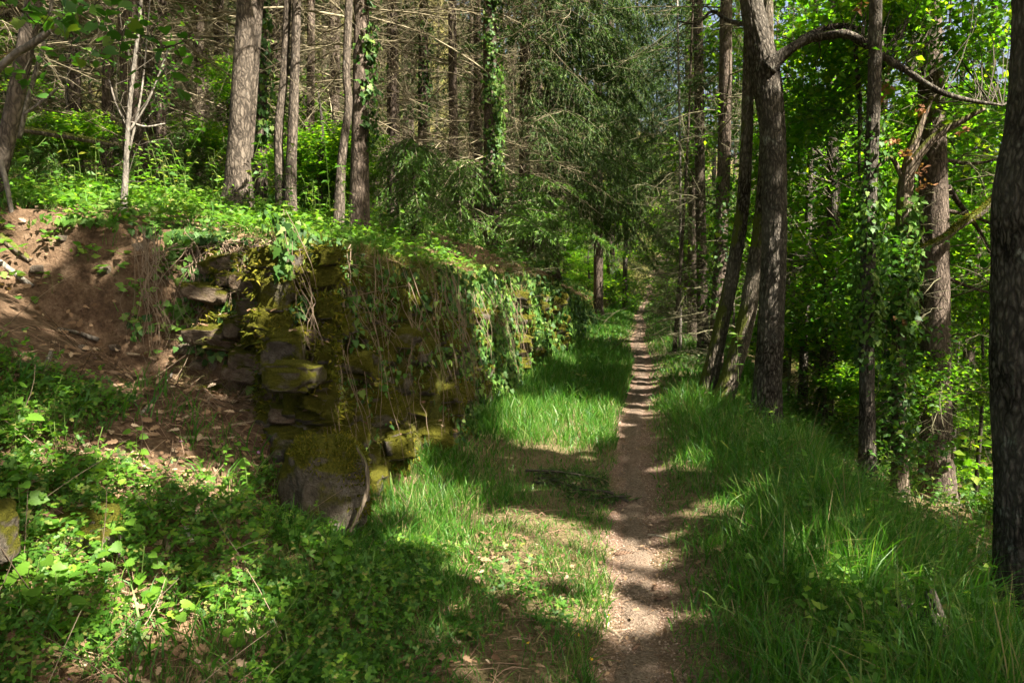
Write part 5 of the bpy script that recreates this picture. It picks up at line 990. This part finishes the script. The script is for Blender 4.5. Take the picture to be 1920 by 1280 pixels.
stuff('fallen_needles', tn, M['litter_needle'], 'fallen needles and twig bits on the path and bank', 'needles')
gv = MB(); x, y, s, r = sample(6000, 2.1, 12, -.2, .2, 1.0, 863); m = len(x); V0, F0 = nrm(np.array([[1, 0, -.4], [-.6, .8, -.4], [-.5, -.9, -.4], [0, 0, 1.]])), np.array([[0, 1, 3], [1, 2, 3], [2, 0, 3]]); sz = r.uniform(.003, .008, m); V = (on_ground(x, y, .008)[:, None] + V0[None] * sz[:, None, None] * np.array([1, 1, .6])).reshape(-1, 3); F = (F0[None] + (np.arange(m) * 4)[:, None, None]).reshape(-1, 3)
stuff('gravel', gv.add(V, F), M['gravel'], 'fine gravel strewn on the dirt path', 'gravel')

# sticks, logs and cones that can be told apart
for pts, w, mat, lab in [
    ([(0, 448), (25, 468), (58, 492)], [16, 15, 10], 'snag', 'upper split grey log jutting in at the left edge above the bare earth'), ([(-8, 488), (25, 515), (62, 540)], [10, 11, 8], 'pale', 'lower pale log jutting in at the left edge above the bare earth'),
    ([(318, 935), (338, 968), (362, 1022)], [12, 17, 15], 'birch', 'white birch log with black spots lying in the herbs below the boulder'), ([(308, 1005), (318, 1045), (330, 1080)], [13, 14, 13], 'stick', 'short brown log left of the spotted birch log'),
    ([(72, 735), (86, 690), (98, 660)], [9, 11, 8], 'pale', 'short pale stick leaning in the herbs below the bare earth'), ([(128, 735), (140, 755), (150, 772)], [8, 8, 7], 'stick', 'stub of broken stick below the short pale stick'),
    ([(110, 618), (150, 628), (185, 640)], [6, 8, 9], 'pale', 'pale broken branch at the lower left of the earth scar'), ([(345, 822), (430, 826), (505, 808), (580, 770)], [7, 6, 6, 4], 'stick', 'long thin stick lying across the bank above the boulder'), ([(420, 800), (520, 785), (615, 778)], [4, 5, 4], 'stick', 'straight thin stick just above the boulder'),
    ([(340, 790), (372, 770), (398, 742)], [7, 6, 5], 'stick', 'short stick slanting between herbs under the broken wall'), ([(262, 780), (300, 740), (322, 702)], [7, 6, 5], 'pale', 'slanting stick below the hanging roots'), ([(238, 665), (262, 668)], [6, 6], 'stick', 'tiny straight stick on the bare earth under the roots'),
    ([(115, 1022), (200, 1018), (270, 1028)], [5, 6, 4], 'pale', 'grey twig lying across the sunlit weeds at lower left'), ([(1130, 1175), (1148, 1185), (1165, 1200)], [10, 9, 8], 'stick', 'stubby left stick of the sunlit pile beside the path'), ([(1148, 1184), (1175, 1182), (1198, 1178)], [5, 6, 4], 'wood', 'upper pale stick of the sunlit pile on the path'), ([(1148, 1192), (1168, 1190), (1184, 1184)], [6, 7, 5], 'wood', 'lower pale stick of the sunlit pile on the path'), ([(1160, 1203), (1172, 1192), (1186, 1188)], [6, 5, 4], 'stick', 'cross stick of the sunlit pile on the path'),
    ([(1215, 1005), (1232, 1006), (1252, 1010)], [7, 6, 4], 'wood', 'pale stick crossing the path before the sunny patch'), ([(1166, 1128), (1205, 1118), (1240, 1108)], [4, 5, 4], 'stick', 'dark twig across the path just below the sunny patch'), ([(1122, 1106), (1135, 1118), (1158, 1124)], [5, 5, 4], 'stick', 'curved twig at the left edge of the path below the sunny patch'), ([(1030, 1146), (1050, 1150), (1068, 1158)], [5, 5, 4], 'stick', 'short twig in the verge beside the yellow flowers'),
    ([(1000, 905), (1060, 912), (1120, 922)], [5, 5, 3], 'branch', 'dark twig of the fallen bough on the left verge'), ([(700, 800), (715, 755), (735, 700)], [8, 7, 5], 'pale', 'thin broken branch propped against the mossy wall'), ([(1480, 870), (1560, 860), (1640, 868)], [4, 4, 3], 'pale', 'grey dead branch among the weeds below the ivy trunk'),
    ([(238, 372), (290, 395), (330, 425), (352, 418)], [7, 7, 9, 8], 'stick', 'crooked branch lying along the edge of the bank top')]:
    if mat == 'birch':
        t = NT('birch_bark'); co = t.n('TexCoord').outputs['Object']; c = t.mix(t.ramp(t.vor(co, 30), [(.16, 1.0), (.2, 0.0)]), t.ramp(t.noise(co, 20), [(.3, (.42, .39, .33)), (.7, (.62, .59, .52))]), (.03, .025, .02)); M['birch'] = t.done(c, .7, t.bump(t.noise(co, 40), .4), .2)
    log('stick' if max(w) < 10 else 'log', pts, w, 0, M[mat], lab, 'stick' if max(w) < 10 else 'log', 8 if max(w) < 9 else 14, 20, .14 if max(w) > 8 else .0)
def cone_mesh():
    mb = MB(); n = 70; i = np.arange(n); t = (i + .5) / n; a = i * 2.4; rr = .32 * np.sin(np.pi * (t * .86 + .1)) ** .8; ax = np.stack([t * 2 - 1, rr * np.cos(a), rr * np.sin(a)], -1)
    V, F = tubes(np.stack([np.linspace(-1, 1, 9), 0 * np.zeros(9), 0 * np.zeros(9)], -1)[None], (.3 * np.sin(np.pi * (np.linspace(0, 1, 9) * .86 + .1)))[None], 8); mb.add(V, F)
    d = nrm(np.stack([np.full(n, .9), np.cos(a), np.sin(a)], -1)); V, F = inst(*fan([(0, .1), (.3, .3), (.7, .28), (1, 0)], (.5, 0), 0, 0), ax * np.array([1, .8, .8]), d, nrm(np.stack([np.full(n, -.8), np.cos(a), np.sin(a)], -1)), .2); mb.add(V, F); return mb.mesh('cone', M['cone'])
cm = cone_mesh()
for k, (px, py, l, rz, lab) in enumerate([(1168, 1044, .06, .1, 'long fir cone on the left edge of the sunny path patch'), (1228, 1104, .035, 1.2, 'upper of two dark cones on the right edge of the shaded path'), (1240, 1125, .035, .4, 'lower of two dark cones on the right edge of the shaded path'), (1192, 1218, .035, .9, 'dark cone in the middle of the path near the bottom'), (815, 1262, .05, 1.5, 'reddish cone in the leaf litter at the bottom of the left verge'), (1196, 1028, .02, .3, 'tiny cone on the path above the sunny patch'), (1258, 1052, .03, .2, 'cone beside a yellow leaf at the right path edge'), (1213, 991, .02, .8, 'small cone on the far side of the pale crossing stick')]):
    o = obj('fir_cone', cm, None, hit(px, py) + np.array([0, 0, l * .35])); o.scale = (l,) * 3; o.rotation_euler = (0, 0, rz); tag(o, lab, 'cone', 'fir cones on the path')

# flowers
def flower_mesh(name, n, mat, shape, cup, centre):
    a = np.arange(n) * 2 * math.pi / n; d = np.stack([np.cos(a), np.sin(a), np.full(n, cup)], -1); V, F = inst(*fan(shape, (.5, 0), .1, -.1), np.zeros((n, 3)), d, np.tile([[0, 0, 1.]], (n, 1)), 1.0)
    mb = MB().add(V, F, 0); V0, F0 = ICO[1]; mb.add(V0 * .22 + np.array([0, 0, .1]), F0, 1); return mb.mesh(name, [M[mat], M[centre]])
FM = {'pink': flower_mesh('petals', 5, 'pink', [(0, .05), (.4, .3), (.85, .34), (1, 0)], .25, 'yellow'), 'yellow': flower_mesh('petals', 5, 'yellow', [(0, .1), (.4, .45), (.9, .4), (1, 0)], .7, 'yellow'), 'white': flower_mesh('petals', 5, 'white', [(0, .05), (.4, .28), (.9, .3), (1, 0)], .2, 'yellow')}
def flower(kind, name, px, py, r_, label, group):
    P = hit(px, py); h = U(.04, .1); top = P + nrm(np.array([0, 0, CAM_Z]) - P) * .05; base = np.array([top[0] + U(-.02, .02), top[1] + .03, 0.]); base[2] = terrain(base[0], base[1]) - .01
    if base[2] > top[2] - .02: base[2] = top[2] - .08
    e = empty(name, base); tag(e, label, 'flower', group); t = np.linspace(0, 1, 5)[:, None]; L = base * (1 - t) + top * t + np.array([.008, 0, 0]) * np.sin(t * 3.1)
    V, F = tubes(L[None], np.full((1, 5), .0011), 4); MB().add(V, F).obj('stem', M['stem'], e, True, None, base)
    o = obj('petals', FM[kind], e); o.location = tuple(top - base); o.scale = (r_,) * 3; o.rotation_euler = (U(.2, 1.0), U(-.3, .3), U(0, 6))
for px, py, lab in [(1088, 1160, 'left buttercup of the row beside the path'), (1130, 1127, 'topmost buttercup at the path edge'), (1141, 1153, 'rightmost buttercup nearest the path sticks'), (1102, 1166, 'buttercup between the left one and the path sticks'), (1084, 1191, 'lower buttercup hidden in the grass left of the path sticks'), (991, 1206, 'single buttercup furthest left in the shaded verge'), (1080, 1274, 'buttercup at the very bottom edge'), (1420, 812, 'tiny yellow flower in front of the forked oak'), (1108, 1236, 'faint buttercup just above the bottom edge one')]:
    flower('yellow', 'buttercup', px, py, .010, lab, 'buttercups beside the path')
for px, py in [(130, 938), (172, 945), (180, 898), (226, 1040), (178, 672), (195, 731), (340, 828), (484, 848), (515, 738), (565, 756), (624, 808), (576, 985), (402, 1062), (390, 1148), (610, 1058), (605, 1086), (640, 1018), (635, 1048), (835, 1072), (843, 1138), (648, 1258), (708, 1248), (130, 1275), (745, 978), (870, 865), (900, 1072)]:
    flower('pink', 'cranesbill_flower', px, py, .011, 'small pink cranesbill flower among the low herbs', 'pink cranesbill flowers')
for px, py in [(807, 853), (822, 851), (835, 850), (840, 848), (808, 866), (845, 862)]:
    flower('white', 'stitchwort_flower', px, py, .012, 'small white flower in the shade at the foot of the wall', 'white flowers at the wall foot')
for px, py in [(1545, 826), (1560, 830), (1552, 838), (1575, 834), (1540, 842), (1565, 846), (1530, 832), (1585, 842)]:
    flower('white', 'umbel_flower', px, py, .022, 'flat white flower head in the weeds below the leaning trunks', 'white flower heads on the right slope')

# tall leafy weeds with toothed heart-shaped leaves, lower left
def mustard(px, py, h, n, size, lab, seed, lean=(0, 0)):
    r = np.random.default_rng(seed); P = hit(px, py) - np.array([0, 0, .01]); K = 10; t = np.linspace(0, 1, K); L = P + np.stack([lean[0] * h * t ** 1.5, lean[1] * h * t ** 1.5, h * t], -1)
    e = empty('garlic_mustard', P); tag(e, lab, 'plant', 'garlic mustard plants'); V, F = tubes(L[None], np.linspace(.0035, .0015, K)[None], 5); MB().add(V, F).obj('stem', M['stem'], e, True, None, P)
    V0, F0 = MUST
    for i in range(n):
        f = (i + .6) / n; c = np.array([np.interp(f, t, L[:, k]) for k in range(3)]); a = i * 2.4 + r.uniform(-.4, .4); out = np.array([math.cos(a), math.sin(a) * .7 - .3, .35]); pl = size * r.uniform(.4, .9); tip = c + nrm(out) * pl
        sz = size * (1.15 - .5 * f) * r.uniform(.8, 1.15); V, F = inst(V0, F0, tip[None], nrm(out + np.array([0, 0, -.45]))[None], nrm(np.array([0, -.6, 1.]) + r.normal(0, .25, 3))[None], np.array([sz])); mb = MB().add(V, F)
        V, F = tubes(np.stack([c, (c + tip) / 2 + np.array([0, 0, .006]), tip])[None], np.full((1, 3), .0012), 3, False); mb.add(V, F)
        mb.obj('leaf', M['lime'], e, False, None, P)
for k, a in enumerate([(30, 860, .34, 7, .075, 'tall mustard plant at the left edge above the weeds', (.05, 0)), (228, 1040, .16, 6, .06, 'sunlit mustard plant under the pink flower, lower left', (.1, 0)), (265, 1110, .2, 7, .055, 'sunlit mustard plant right of the pale rock slab', (.1, 0)), (425, 1200, .17, 7, .055, 'bright yellow green mustard plant alone in the grass left of centre', (0, 0)), (60, 1140, .2, 6, .07, 'bright mustard plant at the lower left edge', (.2, 0)), (110, 1180, .22, 8, .065, 'mustard plant in the brightest patch at lower left', (0, 0)), (40, 1000, .22, 6, .075, 'broad leaved mustard plant above the left edge boulder', (0, 0)), (255, 850, .15, 6, .05, 'shaded mustard plant in the herbs under the earth scar', (.1, 0)), (440, 870, .16, 7, .05, 'lit mustard plant above the spotted birch log', (0, 0)), (300, 1230, .14, 6, .045, 'small mustard plant near the bottom left', (0, 0)), (520, 1110, .12, 5, .045, 'shaded mustard plant in the middle of the bottom left herbs', (0, 0)), (1560, 1140, .3, 8, .055, 'leafy plant in the dim middle of the right slope', (0, 0)), (1420, 1100, .18, 5, .05, 'small leafy plant in the long grass right of the path', (0, 0)), (1880, 1150, .2, 5, .06, 'leafy plant at the foot of the massive right trunk', (-.1, 0))]):
    mustard(*a[:6], 900 + k, a[6])

# fallen spruce bough on the verge, dark hollow stump, dead brush
for k, (px, py, az, L, lab) in enumerate([(985, 905, -.1, .6, 'dark fallen fir bough lying across the left verge'), (1150, 950, 2.6, .35, 'smaller dark fallen fir bough tip beside the path')]):
    P = hit(px, py); e = empty('fallen_bough', P); tag(e, lab, 'branch'); nd, tw = boughs([(P + np.array([0, 0, .10]), az, L, .15, .05, 1.8), (P + np.array([.1, .05, .06]), az + .5, L * .7, .15, .05, 1.6), (P + np.array([.1, -.03, .05]), az - .5, L * .7, .15, .05, 1.6)], 950 + k, .05, .011)
    nd.obj('needles', M['needle'], e, False, None, P); tw.obj('twigs', M['branch'], e, False, None, P)
    for c in e.children: c['kind'] = 'stuff'
P = hit(1745, 1215); th = np.linspace(0, 2 * math.pi, 33)[:-1]; hs = np.linspace(-.25, .16, 12); r = np.random.default_rng(96)
rad = .085 * (1 + .25 * np.sin(th * 3 + 1))[None] * (1.15 - .5 * (hs[:, None] + .25)) * (1 + .35 * (fbm(np.cos(th)[None] * 3, np.sin(th)[None] * 3, hs[:, None] * 4, 3, 97) - .5)); hz_ = hs[:, None] * np.ones((1, 32)); hz_[-1] += .06 * np.sin(th * 4) + .04 * np.sin(th * 9)
Vo = np.stack([rad * np.cos(th), rad * np.sin(th), hz_], -1); Vi = Vo[::-1] * np.array([.72, .72, 1]) - np.array([0, 0, .005]); Vs = np.concatenate([Vo, Vi]).reshape(-1, 3); k = np.arange(23)[:, None] * 32; i = np.arange(32)[None]; j = (i + 1) % 32
o = obj('hollow_stump', mesh('hollow_stump', Vs, np.stack([k + i, k + j, k + 32 + j, k + 32 + i], -1).reshape(-1, 4), M['oak'], True), None, P); o.rotation_euler = (-.25, -.2, 0); tag(o, 'dark rotten hollow stump half buried in the right slope', 'stump')
for k, (px, py, sc, lab) in enumerate([(1300, 700, .5, 'tangle of dead twigs at the left foot of the leaning trunks'), (1322, 640, .5, 'dead brush further back behind the leaning trunks'), (1530, 800, .55, 'dead twiggy brush right of the forked oak'), (1590, 820, .5, 'dead twiggy brush beside the ivy trunk'), (1830, 900, .55, 'drooping dead twigs right of the reddish trunk'), (1250, 620, .5, 'dead brush at the right edge of the far path'), (1800, 820, .6, 'dead twigs between the reddish trunk and the massive trunk'), (960, 540, .35, 'small dead brush at the foot of the ivy clad column')]):
    P = hit(px, py); o = obj('dead_brush', DEAD_TH[k % 2], None, P - np.array([0, 0, .4])); o.scale = (sc, sc, sc * .45); o.rotation_euler = (U(-.2, .2), U(-.2, .2), U(0, 6)); tag(o, lab, 'brush', None, 'stuff')
